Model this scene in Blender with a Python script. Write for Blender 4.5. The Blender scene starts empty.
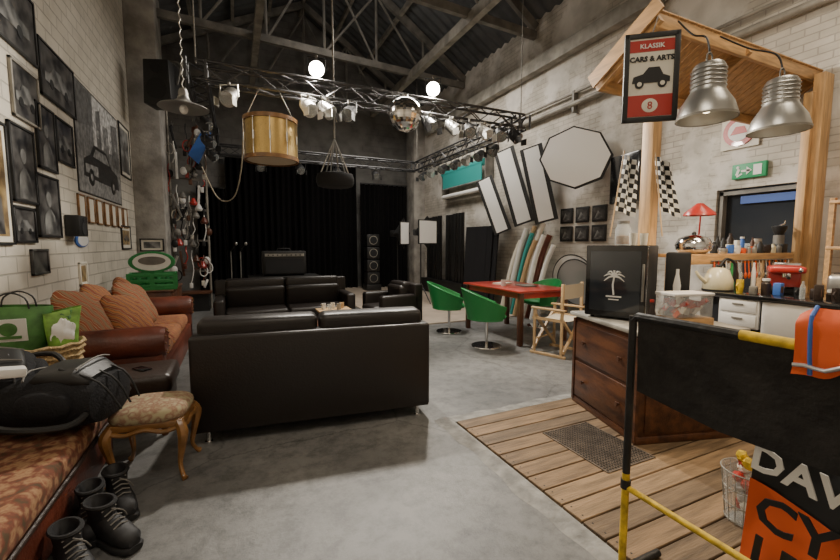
import bpy,bmesh,math,random
from mathutils import Vector,Matrix,Euler
random.seed(7)
V=Vector
pi=math.pi
def rad(a): return math.radians(a)
# ------------------------------------------------------------------ materials
def mat(name,col,rough=.5,metal=0,var=0,scale=5,bump=0,bscale=40,es=0,alpha=1,coat=0,trans=0,stretch=None,col2=None,spec=.5):
    m=bpy.data.materials.new(name);m.use_nodes=True
    nt=m.node_tree;p=nt.nodes['Principled BSDF']
    p.inputs['Base Color'].default_value=(*col,1)
    p.inputs['Roughness'].default_value=rough
    p.inputs['Metallic'].default_value=metal
    p.inputs['Alpha'].default_value=alpha
    p.inputs['Coat Weight'].default_value=coat
    p.inputs['Specular IOR Level'].default_value=spec
    p.inputs['Transmission Weight'].default_value=trans
    tc=nt.nodes.new('ShaderNodeTexCoord')
    src=tc.outputs['Object']
    if stretch:
        mp=nt.nodes.new('ShaderNodeMapping');mp.inputs['Scale'].default_value=stretch
        nt.links.new(src,mp.inputs[0]);src=mp.outputs[0]
    if var or col2:
        n=nt.nodes.new('ShaderNodeTexNoise');n.inputs['Scale'].default_value=scale;n.inputs['Detail'].default_value=6
        nt.links.new(src,n.inputs['Vector'])
        r=nt.nodes.new('ShaderNodeValToRGB')
        c2=col2 if col2 else tuple(min(1,c*(1+var)) for c in col)
        c1=col if col2 else tuple(c*(1-var) for c in col)
        r.color_ramp.elements[0].position=.35;r.color_ramp.elements[0].color=(*c1,1)
        r.color_ramp.elements[1].position=.65;r.color_ramp.elements[1].color=(*c2,1)
        nt.links.new(n.outputs['Fac'],r.inputs[0]);nt.links.new(r.outputs[0],p.inputs['Base Color'])
    if bump:
        n=nt.nodes.new('ShaderNodeTexNoise');n.inputs['Scale'].default_value=bscale;n.inputs['Detail'].default_value=4
        nt.links.new(src,n.inputs['Vector'])
        b=nt.nodes.new('ShaderNodeBump');b.inputs['Strength'].default_value=bump;b.inputs['Distance'].default_value=.02
        nt.links.new(n.outputs['Fac'],b.inputs['Height']);nt.links.new(b.outputs[0],p.inputs['Normal'])
    if es:
        p.inputs['Emission Color'].default_value=(*col,1);p.inputs['Emission Strength'].default_value=es
    return m
def brickmat(name,c1,c2,mortar,bw,bh,axis,patch=None,bump=.5,ms=.008,soot=.25):
    m=bpy.data.materials.new(name);m.use_nodes=True
    nt=m.node_tree;p=nt.nodes['Principled BSDF'];p.inputs['Roughness'].default_value=.8
    tc=nt.nodes.new('ShaderNodeTexCoord');sp=nt.nodes.new('ShaderNodeSeparateXYZ');cb=nt.nodes.new('ShaderNodeCombineXYZ')
    nt.links.new(tc.outputs['Object'],sp.inputs[0])
    nt.links.new(sp.outputs[axis],cb.inputs[0]);nt.links.new(sp.outputs[2],cb.inputs[1])
    br=nt.nodes.new('ShaderNodeTexBrick');br.inputs['Scale'].default_value=1
    br.inputs['Brick Width'].default_value=bw;br.inputs['Row Height'].default_value=bh;br.inputs['Mortar Size'].default_value=ms
    br.inputs['Mortar Smooth'].default_value=.3
    br.inputs['Color1'].default_value=(*c1,1);br.inputs['Color2'].default_value=(*c2,1);br.inputs['Mortar'].default_value=(*mortar,1)
    nt.links.new(cb.outputs[0],br.inputs['Vector'])
    n=nt.nodes.new('ShaderNodeTexNoise');n.inputs['Scale'].default_value=.9;n.inputs['Detail'].default_value=8;n.inputs['Roughness'].default_value=.65
    nt.links.new(cb.outputs[0],n.inputs['Vector'])
    col=br.outputs['Color'];hgt=br.outputs['Fac']
    if patch:
        r=nt.nodes.new('ShaderNodeValToRGB');r.color_ramp.elements[0].position=.47;r.color_ramp.elements[1].position=.53
        nt.links.new(n.outputs['Fac'],r.inputs[0])
        mx=nt.nodes.new('ShaderNodeMix');mx.data_type='RGBA'
        nt.links.new(r.outputs[0],mx.inputs[0]);nt.links.new(col,mx.inputs[6]);mx.inputs[7].default_value=(*patch,1)
        col=mx.outputs[2]
        mm=nt.nodes.new('ShaderNodeMath');mm.operation='MULTIPLY'
        iv=nt.nodes.new('ShaderNodeMath');iv.operation='SUBTRACT';iv.inputs[0].default_value=1
        nt.links.new(r.outputs[0],iv.inputs[1]);nt.links.new(iv.outputs[0],mm.inputs[0]);nt.links.new(hgt,mm.inputs[1]);hgt=mm.outputs[0]
    n2=nt.nodes.new('ShaderNodeTexNoise');n2.inputs['Scale'].default_value=2.3;n2.inputs['Detail'].default_value=8
    nt.links.new(cb.outputs[0],n2.inputs['Vector'])
    r2=nt.nodes.new('ShaderNodeValToRGB');r2.color_ramp.elements[0].position=.3;r2.color_ramp.elements[1].position=.6
    r2.color_ramp.elements[0].color=(1-soot,1-soot,1-soot*1.05,1)
    nt.links.new(n2.outputs['Fac'],r2.inputs[0])
    ml=nt.nodes.new('ShaderNodeMix');ml.data_type='RGBA';ml.blend_type='MULTIPLY';ml.inputs[0].default_value=1
    nt.links.new(col,ml.inputs[6]);nt.links.new(r2.outputs[0],ml.inputs[7]);nt.links.new(ml.outputs[2],p.inputs['Base Color'])
    b=nt.nodes.new('ShaderNodeBump');b.invert=True;b.inputs['Strength'].default_value=bump;b.inputs['Distance'].default_value=.01
    nt.links.new(hgt,b.inputs['Height']);nt.links.new(b.outputs[0],p.inputs['Normal'])
    return m
def concrete(name):
    m=bpy.data.materials.new(name);m.use_nodes=True
    nt=m.node_tree;p=nt.nodes['Principled BSDF']
    tc=nt.nodes.new('ShaderNodeTexCoord')
    def noise(s,d=8,r=.6):
        n=nt.nodes.new('ShaderNodeTexNoise');n.inputs['Scale'].default_value=s;n.inputs['Detail'].default_value=d;n.inputs['Roughness'].default_value=r
        nt.links.new(tc.outputs['Object'],n.inputs['Vector']);return n
    a=noise(1.1);r=nt.nodes.new('ShaderNodeValToRGB')
    r.color_ramp.elements[0].position=.32;r.color_ramp.elements[0].color=(.115,.116,.116,1)
    r.color_ramp.elements[1].position=.68;r.color_ramp.elements[1].color=(.205,.203,.195,1)
    nt.links.new(a.outputs['Fac'],r.inputs[0])
    b=noise(7,10,.78);r2=nt.nodes.new('ShaderNodeValToRGB')
    r2.color_ramp.elements[0].position=.36;r2.color_ramp.elements[0].color=(.58,.58,.58,1)
    r2.color_ramp.elements[1].position=.55;r2.color_ramp.elements[1].color=(1.05,1.05,1.05,1)
    nt.links.new(b.outputs['Fac'],r2.inputs[0])
    ml=nt.nodes.new('ShaderNodeMix');ml.data_type='RGBA';ml.blend_type='MULTIPLY';ml.inputs[0].default_value=1
    nt.links.new(r.outputs[0],ml.inputs[6]);nt.links.new(r2.outputs[0],ml.inputs[7])
    # hairline cracks
    vo=nt.nodes.new('ShaderNodeTexVoronoi');vo.feature='DISTANCE_TO_EDGE';vo.inputs['Scale'].default_value=.55
    ad=nt.nodes.new('ShaderNodeMix');ad.data_type='RGBA';ad.blend_type='ADD';ad.inputs[0].default_value=.25
    c0=noise(3,6,.7);nt.links.new(tc.outputs['Object'],ad.inputs[6]);nt.links.new(c0.outputs['Color'],ad.inputs[7]);nt.links.new(ad.outputs[2],vo.inputs['Vector'])
    rc=nt.nodes.new('ShaderNodeValToRGB');rc.color_ramp.elements[0].position=0;rc.color_ramp.elements[0].color=(.55,.55,.55,1);rc.color_ramp.elements[1].position=.006
    nt.links.new(vo.outputs['Distance'],rc.inputs[0])
    m2=nt.nodes.new('ShaderNodeMix');m2.data_type='RGBA';m2.blend_type='MULTIPLY';m2.inputs[0].default_value=1
    nt.links.new(ml.outputs[2],m2.inputs[6]);nt.links.new(rc.outputs[0],m2.inputs[7]);nt.links.new(m2.outputs[2],p.inputs['Base Color'])
    p.inputs['Roughness'].default_value=.5
    c=noise(25,8,.7)
    bp=nt.nodes.new('ShaderNodeBump');bp.inputs['Strength'].default_value=.3;bp.inputs['Distance'].default_value=.01
    nt.links.new(c.outputs['Fac'],bp.inputs['Height']);nt.links.new(bp.outputs[0],p.inputs['Normal'])
    return m
def kilim(name,cols,scale=9,kind='w'):
    m=bpy.data.materials.new(name);m.use_nodes=True
    nt=m.node_tree;p=nt.nodes['Principled BSDF'];p.inputs['Roughness'].default_value=.9
    tc=nt.nodes.new('ShaderNodeTexCoord')
    n=nt.nodes.new('ShaderNodeTexVoronoi' if kind=='v' else 'ShaderNodeTexWave')
    n.inputs['Scale'].default_value=scale
    if kind=='w':
        n.inputs['Distortion'].default_value=6;n.inputs['Detail'].default_value=2;n.bands_direction='DIAGONAL'
    nt.links.new(tc.outputs['Object'],n.inputs['Vector'])
    r=nt.nodes.new('ShaderNodeValToRGB');r.color_ramp.interpolation='CONSTANT' if kind=='w' else 'LINEAR'
    els=r.color_ramp.elements
    while len(els)<len(cols): els.new(.5)
    for i,c in enumerate(cols):
        els[i].position=i/len(cols);els[i].color=(*c,1)
    src=n.outputs['Distance'] if kind=='v' else n.outputs['Fac']
    if kind=='v':
        n2=nt.nodes.new('ShaderNodeTexNoise');n2.inputs['Scale'].default_value=scale*1.5;n2.inputs['Detail'].default_value=5
        nt.links.new(tc.outputs['Object'],n2.inputs['Vector'])
        ad=nt.nodes.new('ShaderNodeMath');ad.operation='MULTIPLY_ADD';ad.inputs[1].default_value=.55
        nt.links.new(src,ad.inputs[0]);nt.links.new(n2.outputs['Fac'],ad.inputs[2])
        sb=nt.nodes.new('ShaderNodeMath');sb.operation='SUBTRACT';sb.inputs[1].default_value=.22
        nt.links.new(ad.outputs[0],sb.inputs[0]);src=sb.outputs[0]
    nt.links.new(src,r.inputs[0]);nt.links.new(r.outputs[0],p.inputs['Base Color'])
    return m
M={}
M['concrete']=concrete('concrete')
M['conc_light']=mat('conc_light',(.23,.225,.21),.75,var=.3,scale=8,bump=.5,bscale=30)
M['brickL']=brickmat('painted_block',(.65,.6,.51),(.58,.535,.45),(.44,.41,.35),.36,.155,1,bump=.8,ms=.009,soot=.2)
M['brickR']=brickmat('patchy_wall',(.62,.57,.5),(.54,.5,.43),(.43,.39,.34),.27,.085,1,patch=(.72,.68,.62),bump=.5,soot=.35)
M['brickB']=brickmat('grey_block',(.2,.19,.18),(.17,.165,.16),(.13,.13,.125),.4,.2,0,patch=(.2,.195,.185),soot=.4)
M['pillar']=mat('pillar',(.33,.31,.28),.9,var=.3,scale=3,bump=.5,bscale=15)
M['roof']=mat('roof',(.085,.09,.095),.8,var=.3,scale=2)
M['steel']=mat('steel',(.2,.19,.17),.6,.2,var=.3,scale=4)
M['steel_l']=mat('steel_l',(.3,.28,.24),.6,.2,var=.3,scale=4)
M['truss']=mat('truss_black',(.06,.06,.062),.4,.6)
M['alu']=mat('alu',(.5,.49,.46),.33,.9,var=.1,scale=3)
M['chrome']=mat('chrome',(.75,.75,.75),.12,1)
M['leather']=mat('black_leather',(.016,.0125,.011),.38,0,bump=.1,bscale=70,spec=.45)
M['leather_b']=mat('brown_leather',(.12,.03,.016),.38,0,var=.35,scale=4,bump=.2,bscale=50)
M['leather_d']=mat('darkbrown_leather',(.03,.018,.013),.4,0,bump=.2,bscale=50)
M['black']=mat('black',(.012,.012,.012),.5)
M['blackg']=mat('black_gloss',(.01,.01,.011),.15,coat=.5)
M['blackm']=mat('black_steel',(.014,.013,.012),.5,.2,var=.5,scale=12,bump=.2)
M['fabric_b']=mat('black_fabric',(.012,.012,.014),.85,bump=.4,bscale=80,spec=.3)
M['curtain']=mat('black_curtain',(.006,.0055,.006),.95,spec=.15)
M['white']=mat('white',(.72,.71,.68),.5)
M['softw']=mat('softbox_white',(.84,.83,.8),.7)
M['silver']=mat('silver_fabric',(.5,.5,.5),.4,.6)
M['cream']=mat('cream',(.68,.62,.42),.3,coat=.4)
M['red']=mat('red',(.42,.028,.02),.35,coat=.3)
M['redt']=mat('red_top',(.36,.035,.022),.3,coat=.3,var=.15)
M['darkwood']=mat('darkwood',(.1,.04,.02),.4,var=.3,scale=5,stretch=(1,1,.2))
M['green']=mat('green',(.02,.25,.065),.45)
M['greenb']=mat('green_bag',(.07,.2,.05),.5,var=.4,scale=8)
M['lime']=mat('lime',(.18,.36,.06),.5,var=.4,scale=14)
M['orange']=mat('orange',(.75,.11,.02),.7)
M['yellow']=mat('yellow',(.6,.4,.02),.5,var=.4,scale=20)
M['blue']=mat('blue',(.05,.15,.5),.5)
M['teal']=mat('teal',(.03,.3,.28),.6)
M['gold']=mat('gold_sparkle',(.55,.38,.14),.3,.65,var=.35,scale=150)
M['pine']=mat('pine',(.5,.29,.12),.5,var=.25,scale=4,stretch=(1.2,8,8))
M['pinez']=mat('pinez',(.5,.3,.13),.5,var=.25,scale=4,stretch=(8,8,.8))
M['piney']=mat('piney',(.44,.25,.1),.5,var=.25,scale=4,stretch=(8,1,8))
M['beech']=mat('beech',(.5,.34,.18),.45,var=.15,scale=4)
M['canvas']=mat('canvas',(.55,.48,.36),.85,bump=.3)
M['chestwood']=mat('chestwood',(.045,.016,.008),.42,scale=5,stretch=(3,.6,3),col2=(.13,.048,.018),bump=.15)
M['chesttop']=mat('chesttop',(.34,.32,.28),.5,var=.3,scale=6)
M['grate']=mat('grate_rust',(.12,.09,.065),.6,.3,var=.3,scale=10)
M['goldwood']=mat('goldwood',(.24,.115,.035),.35,var=.3,scale=10,coat=.3)
M['wicker']=mat('wicker',(.5,.36,.18),.8,var=.3,scale=60,bump=.8,bscale=80)
M['glass']=mat('glassy',(.75,.8,.8),.08,0,alpha=.3)
M['plastic']=mat('clear_plastic',(.8,.85,.85),.15,0,alpha=.28)
M['paper']=mat('paper',(.72,.68,.58),.6)
M['photo_l']=mat('photo_grey',(.3,.3,.29),.4,scale=6,col2=(.05,.05,.05))
M['photo_d']=mat('photo_dark',(.02,.02,.022),.3,scale=7,col2=(.13,.125,.12))
M['photo_s']=mat('photo_sepia',(.42,.3,.14),.4,scale=9,col2=(.15,.1,.05))
M['screen']=mat('screen',(.025,.03,.038),.12,coat=.6)
M['mirror']=mat('mirror_tile',(.75,.73,.7),.08,1)
M['exit']=mat('exit_green',(.02,.3,.12),.5)
M['blueglow']=mat('painted_blue_glow',(.03,.09,.35),.5)
M['dark']=mat('dark_void',(.02,.022,.028),.6)
M['rubber']=mat('rubber',(.013,.013,.014),.75)
M['boot']=mat('boot',(.014,.014,.016),.6,var=.4,scale=30)
M['bulb']=mat('bulb',(1,.93,.82),.5,es=90)
M['bulbw']=mat('bulb_warm',(1,.8,.5),.5,es=8)
M['skin_drum']=mat('drumhead',(.6,.52,.38),.5)
M['lightfloor']=mat('light_floor',(.47,.39,.31),.5,var=.12,scale=3)
M['floral']=kilim('floral',[(.09,.022,.012),(.24,.075,.035),(.34,.2,.1),(.17,.05,.025),(.08,.05,.022)],16,'v')
M['tapestry']=kilim('tapestry',[(.1,.09,.045),(.42,.36,.23),(.26,.14,.09),(.38,.33,.2)],20,'v')
M['kilim']=kilim('kilim',[(.3,.08,.035),(.45,.3,.17),(.12,.04,.025),(.38,.13,.045),(.24,.17,.1)],4.5)
M['kilim2']=kilim('kilim2',[(.24,.065,.035),(.4,.25,.13),(.1,.035,.02),(.4,.16,.055)],6)
planks=[mat('plank%d'%i,c,.65,scale=3,stretch=(1,9,9),col2=tuple(x*.5 for x in c),bump=.3,bscale=12) for i,c in enumerate([(.27,.17,.088),(.22,.14,.073),(.31,.2,.105),(.19,.125,.07)])]
# ------------------------------------------------------------------ builder
class B:
    def __init__(s,name,loc=(0,0,0),rz=0,rot=None):
        s.name=name;s.loc=loc;s.rot=rot if rot else (0,0,rad(rz));s.bm=bmesh.new();s.mats=[]
    def add(s,bm,m,T=None,smooth=True):
        m=M[m] if isinstance(m,str) else m
        if m not in s.mats: s.mats.append(m)
        i=s.mats.index(m)
        if T is not None: bmesh.ops.transform(bm,matrix=T,verts=bm.verts)
        for f in bm.faces: f.material_index=i;f.smooth=smooth
        me=bpy.data.meshes.new('t');bm.to_mesh(me);bm.free();s.bm.from_mesh(me);bpy.data.meshes.remove(me)
    def box(s,c,d,m,bev=0,rot=(0,0,0),seg=2,taper=None):
        bm=bmesh.new();bmesh.ops.create_cube(bm,size=1)
        for v in bm.verts:
            if taper and v.co.z>0: v.co.x*=taper[0];v.co.y*=taper[1]
            v.co=V((v.co.x*d[0],v.co.y*d[1],v.co.z*d[2]))
        if bev: bmesh.ops.bevel(bm,geom=bm.edges[:],offset=min(bev,min(d)*.49),segments=seg,affect='EDGES',profile=.5)
        s.add(bm,m,Matrix.Translation(V(c))@Euler([rad(a) for a in rot]).to_matrix().to_4x4())
    def cyl(s,a,b,r,m,r2=None,seg=14):
        a=V(a);b=V(b);d=b-a
        bm=bmesh.new();bmesh.ops.create_cone(bm,cap_ends=True,segments=seg,radius1=r,radius2=r if r2 is None else r2,depth=d.length)
        s.add(bm,m,Matrix.Translation((a+b)/2)@d.to_track_quat('Z','Y').to_matrix().to_4x4())
    def lathe(s,c,prof,m,seg=24,rot=(0,0,0),sc=(1,1,1)):
        bm=bmesh.new();rings=[]
        for r,z in prof:
            rings.append([bm.verts.new((max(r,1e-4)*math.cos(2*pi*k/seg)*sc[0],max(r,1e-4)*math.sin(2*pi*k/seg)*sc[1],z*sc[2])) for k in range(seg)])
        for i in range(len(rings)-1):
            for k in range(seg):
                k2=(k+1)%seg;bm.faces.new((rings[i][k],rings[i][k2],rings[i+1][k2],rings[i+1][k]))
        s.add(bm,m,Matrix.Translation(V(c))@Euler([rad(a) for a in rot]).to_matrix().to_4x4())
    def ell(s,c,r,m,e=(1,1),rot=(0,0,0),nu=24,nv=14,jit=0):
        bm=bmesh.new()
        f=lambda x,p:math.copysign(abs(x)**p,x)
        rings=[]
        for i in range(1,nv):
            ph=-pi/2+pi*i/nv;rg=[]
            for k in range(nu):
                th=2*pi*k/nu
                x=f(math.cos(ph),e[1])*f(math.cos(th),e[0]);y=f(math.cos(ph),e[1])*f(math.sin(th),e[0]);z=f(math.sin(ph),e[1])
                j=1+jit*(math.sin(3*th+5*ph)*.5+math.sin(7*th-3*ph)*.3+math.sin(5*ph+11*th)*.2)
                rg.append(bm.verts.new((x*r[0]*j,y*r[1]*j,z*r[2]*j)))
            rings.append(rg)
        t=bm.verts.new((0,0,r[2]));b=bm.verts.new((0,0,-r[2]))
        for i in range(len(rings)-1):
            for k in range(nu):
                k2=(k+1)%nu;bm.faces.new((rings[i][k],rings[i][k2],rings[i+1][k2],rings[i+1][k]))
        for k in range(nu):
            k2=(k+1)%nu;bm.faces.new((rings[0][k2],rings[0][k],b));bm.faces.new((rings[-1][k],rings[-1][k2],t))
        s.add(bm,m,Matrix.Translation(V(c))@Euler([rad(a) for a in rot]).to_matrix().to_4x4())
    def tube(s,pts,r,m,seg=8,closed=False,sub=0):
        P=[V(p) for p in pts]
        R=list(r) if isinstance(r,(list,tuple)) else [r]*len(P)
        if sub:
            Q=[];RR=[];n=len(P)
            for i in range(n if closed else n-1):
                p0=P[i-1] if (i>0 or closed) else P[0];p1=P[i];p2=P[(i+1)%n];p3=P[(i+2)%n] if (closed or i+2<n) else P[-1]
                for j in range(sub):
                    t=j/sub
                    Q.append(.5*((2*p1)+(p2-p0)*t+(2*p0-5*p1+4*p2-p3)*t*t+(3*p1-p0-3*p2+p3)*t**3));RR.append(R[i]*(1-t)+R[(i+1)%n]*t)
            if not closed: Q.append(P[-1]);RR.append(R[-1])
            P,R=Q,RR
        bm=bmesh.new();n=len(P);rings=[]
        up=None
        for i in range(n):
            if closed: d=P[(i+1)%n]-P[i-1]
            else: d=P[min(i+1,n-1)]-P[max(i-1,0)]
            if d.length<1e-9: d=V((0,0,1))
            d.normalize()
            if up is None:
                up=V((0,0,1)) if abs(d.z)<.9 else V((1,0,0))
            a=d.cross(up)
            if a.length<1e-5: up=V((1,0,0)) if abs(d.x)<.9 else V((0,1,0));a=d.cross(up)
            a.normalize();b=a.cross(d).normalized();up=b
            rings.append([bm.verts.new(P[i]+R[i]*(math.cos(2*pi*k/seg)*a+math.sin(2*pi*k/seg)*b)) for k in range(seg)])
        for i in range(n if closed else n-1):
            A=rings[i];C=rings[(i+1)%n]
            for k in range(seg):
                k2=(k+1)%seg;bm.faces.new((A[k],A[k2],C[k2],C[k]))
        if not closed: bm.faces.new(rings[0]);bm.faces.new(rings[-1][::-1])
        s.add(bm,m)
    def loft(s,secs,m,seg=20,e=1,cap=True):
        bm=bmesh.new();rings=[];f=lambda x,p:math.copysign(abs(x)**p,x)
        for c,a,b in secs:
            c=V(c);a=V(a);b=V(b)
            rings.append([bm.verts.new(c+a*f(math.cos(2*pi*k/seg),e)+b*f(math.sin(2*pi*k/seg),e)) for k in range(seg)])
        for i in range(len(rings)-1):
            for k in range(seg):
                k2=(k+1)%seg;bm.faces.new((rings[i][k],rings[i][k2],rings[i+1][k2],rings[i+1][k]))
        if cap: bm.faces.new(rings[0][::-1]);bm.faces.new(rings[-1])
        s.add(bm,m)
    def grid(s,f,nu,nv,m,close=False):
        bm=bmesh.new()
        g=[[bm.verts.new(f(i/nu,j/nv)) for j in range(nv+1)] for i in range(nu+1)]
        for i in range(nu):
            for j in range(nv):
                bm.faces.new((g[i][j],g[i+1][j],g[i+1][j+1],g[i][j+1]))
        s.add(bm,m)
    def poly(s,pts,th,m,bev=0):
        bm=bmesh.new();th=V(th)
        a=[bm.verts.new(V(p)) for p in pts];b=[bm.verts.new(V(p)+th) for p in pts]
        bm.faces.new(a[::-1]);bm.faces.new(b)
        n=len(a)
        for i in range(n):
            bm.faces.new((a[i],a[(i+1)%n],b[(i+1)%n],b[i]))
        if bev: bmesh.ops.bevel(bm,geom=bm.edges[:],offset=bev,segments=2,affect='EDGES',profile=.5)
        bmesh.ops.recalc_face_normals(bm,faces=bm.faces[:])
        s.add(bm,m)
    def text(s,txt,o,xd,yd,size,m,ext=.002,bold=0):
        cu=bpy.data.curves.new('f','FONT');cu.body=txt;cu.size=size;cu.extrude=ext;cu.offset=bold;cu.align_x='CENTER';cu.resolution_u=2
        ob=bpy.data.objects.new('f',cu);bpy.context.scene.collection.objects.link(ob)
        bpy.context.view_layer.update()
        me=bpy.data.meshes.new_from_object(ob.evaluated_get(bpy.context.evaluated_depsgraph_get()))
        bm=bmesh.new();bm.from_mesh(me)
        bpy.data.objects.remove(ob);bpy.data.curves.remove(cu);bpy.data.meshes.remove(me)
        xd=V(xd).normalized();yd=V(yd).normalized();zd=xd.cross(yd)
        T=Matrix(((xd.x,yd.x,zd.x,o[0]),(xd.y,yd.y,zd.y,o[1]),(xd.z,yd.z,zd.z,o[2]),(0,0,0,1)))
        s.add(bm,m,T,smooth=False)
    def done(s,ang=38):
        me=bpy.data.meshes.new(s.name);s.bm.to_mesh(me);s.bm.free()
        for m in s.mats: me.materials.append(m)
        me.set_sharp_from_angle(angle=rad(ang))
        o=bpy.data.objects.new(s.name,me);bpy.context.scene.collection.objects.link(o)
        o.location=s.loc;o.rotation_euler=s.rot
        return o
# ------------------------------------------------------------------ room shell
XL,XR,YB,YF=-1.82,6.1,14.0,-2.5
b=B('floor');b.box(((XL+XR)/2,(YB+YF)/2,-.1),(XR-XL+.4,YB-YF+.4,.2),'concrete');b.done()
b=B('floor_studio');b.box((4.35,10.3,.012),(3.48,7.2,.024),'lightfloor');b.done()
b=B('wall_left');b.box((XL-.1,(YB+YF)/2,3.5),(.2,YB-YF+.4,7.4),'brickL');b.done()
b=B('wall_right')
dy0,dy1,dz=2.42,3.40,2.25
b.box((XR+.1,(YF+dy0)/2,3.1),(.2,dy0-YF,6.6),'brickR');b.box((XR+.1,(dy1+YB)/2,3.1),(.2,YB-dy1,6.6),'brickR');b.box((XR+.1,(dy0+dy1)/2,(dz+6.4)/2),(.2,dy1-dy0,6.4-dz),'brickR')
b.done()
b=B('wall_back');b.box(((XL+XR)/2,YB+.1,4.6),(XR-XL+.4,.2,9.4),'brickB');b.done()
b=B('wall_front');b.box(((XL+XR)/2,YF-.1,4.6),(XR-XL+.4,.2,9.4),'brickR');b.done()
b=B('door_1');b.box((XR+.16,(dy0+dy1)/2,dz/2),(.05,dy1-dy0-.02,dz-.02),'screen');b.box((XR+.11,(dy0+dy1)/2-.1,2.1),(.04,dy1-dy0-.3,.1),'blueglow')  # blue bar: glow at the doorway top put in as plain colour
for yy in (dy0+.04,dy1-.04): b.box((XR+.09,yy,dz/2),(.1,.05,dz-.02),'steel')
b.box((XR+.09,(dy0+dy1)/2,dz-.05),(.1,dy1-dy0-.04,.05),'steel')
b.cyl((XR+.12,dy0+.15,1.0),(XR+.04,dy0+.15,1.0),.012,'chrome');b.cyl((XR+.05,dy0+.15,1.0),(XR+.05,dy0+.28,1.0),.012,'chrome')
b.done()
def slope(u,v,x0,z0,x1,z1):
    return V((x0+(x1-x0)*u,YF-.2+(YB-YF+.4)*v,z0+(z1-z0)*u+.03*math.sin(v*2*pi*60)))
b=B('ceiling')
rx,rz0=2.14,9.0
b.grid(lambda u,v:slope(u,v,XL-.2,7.0,rx,rz0),2,360,'roof');b.grid(lambda u,v:slope(u,v,rx,rz0,XR+.2,6.2),2,360,'roof')
b.done()
b=B('roof_steel_trusses')
for k,y in enumerate((1.0,4.2,7.2,10.2,13.2)):
    A=V((XL+.02,y,6.3));C=V((XR-.02,y,6.0));R=V((rx,y,8.8))
    for p,q,w in ((A,C,.16),(V((XL+.02,y,6.9)),R,.18),(R,V((XR-.02,y,6.15)),.18)):
        d=q-p;b.box((p+q)/2,(d.length-.06,.1,w),'steel',rot=(0,-math.degrees(math.atan2(d.z,d.x)),0))
    n=6
    for i in range(1,n):
        x=XL+(XR-XL)*i/n;zt=(7+1.85*(x-XL)/(rx-XL)) if x<rx else 8.8-2.65*(x-rx)/(XR-rx)
        zb=6.3-.3*(x-XL)/(XR-XL)
        b.cyl((x,y,zb),(x,y,zt-.1),.035,'steel',seg=6)
        x2=XL+(XR-XL)*(i+(1 if x<rx else -1))/n
        zt2=(7+1.85*(x2-XL)/(rx-XL)) if x2<rx else 8.8-2.65*(x2-rx)/(XR-rx)
        b.cyl((x,y,zb),(x2,y,min(zt2,8.6)-.1),.03,'steel',seg=6)
for i in range(1,8):
    t=i/8;x=XL+(XR-XL)*t;zt=(7+1.95*(x-XL)/(rx-XL)) if x<rx else 8.9-2.7*(x-rx)/(XR-rx)
    b.box((x,(YB+YF)/2,zt-.08),(.08,YB-YF-.1,.12),'steel_l')
b.box((.6,7,6.15),(.14,13,.2),'steel_l');b.box((4.4,7,5.95),(.14,13,.2),'steel_l')
b.done()
b=B('wall_pipe');
b.cyl((6.0,-1,4.2),(6.0,12.7,4.2),.05,'steel_l');b.cyl((6.02,-1,4.4),(6.02,12.7,4.42),.025,'steel_l')
b.box((5.98,5.5,5.3),(.18,14.0,.26),'steel_l')
for y in range(0,13,2): b.box((6.04,y,4.25),(.1,.05,.4),'steel')
b.cyl((6.05,4.3,0.02),(6.05,4.3,5.2),.03,'steel_l')
b.done()
b=B('pillar_left');b.box((-1.56,10.2,3.35),(.52,.8,6.7),'pillar',bev=.02);b.done()
b=B('pillar_right');b.box((5.9,13.2,3),(.42,.7,6),'pillar',bev=.02);b.done()
# deck
b=B('wooden_deck');y=2.83;i=0
while y>-2.2:
    w=.15
    x=1.64;k=0
    while x<6.0:
        L=random.choice((1.4,1.9,2.4,2.9));x2=min(x+L,6.05)
        b.box(((x+x2)/2,y-w/2,.008),(x2-x-.006,w-.009,.024),random.choice(planks),bev=.004,seg=1)
        for xx in (x+.04,x2-.05):
            for yy in (y-.035,y-w+.035): b.cyl((xx,yy,.018),(xx,yy,.0205),.006,'blackm',seg=6)
        x=x2
    y-=w;i+=1
b.done()
b=B('trim_1')
def edge(u,v,x0,y0,x1,y1,w,nx,ny):
    j=.012*math.sin(u*37)+.01*math.sin(u*91+1)
    px=x0+(x1-x0)*u;py=y0+(y1-y0)*u
    ww=(w+j)*v
    return V((px+nx*ww,py+ny*ww,.012 if v<.8 else .001))
b.grid(lambda u,v:edge(u,v,1.63,2.96,1.63,-2.3,.13,-1,0),90,5,'conc_light')
b.grid(lambda u,v:edge(u,v,1.632,2.84,6.08,2.84,.12,0,1),90,5,'conc_light')
b.done()
b=B('floor_grate',(2.38,2.05,.0205))
b.box((0,0,.0008),(.45,.6,.0016),'blackm')
for i in range(19): b.box((-.225+i*.025,0,.003),(.008,.6,.004),'grate')
for i in range(25): b.box((0,-.3+i*.025,.003),(.45,.008,.004),'grate')
for s_ in (-1,1): b.box((s_*.228,0,.003),(.012,.61,.006),'grate');b.box((0,s_*.303,.003),(.46,.012,.006),'grate')
b.done()
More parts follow.
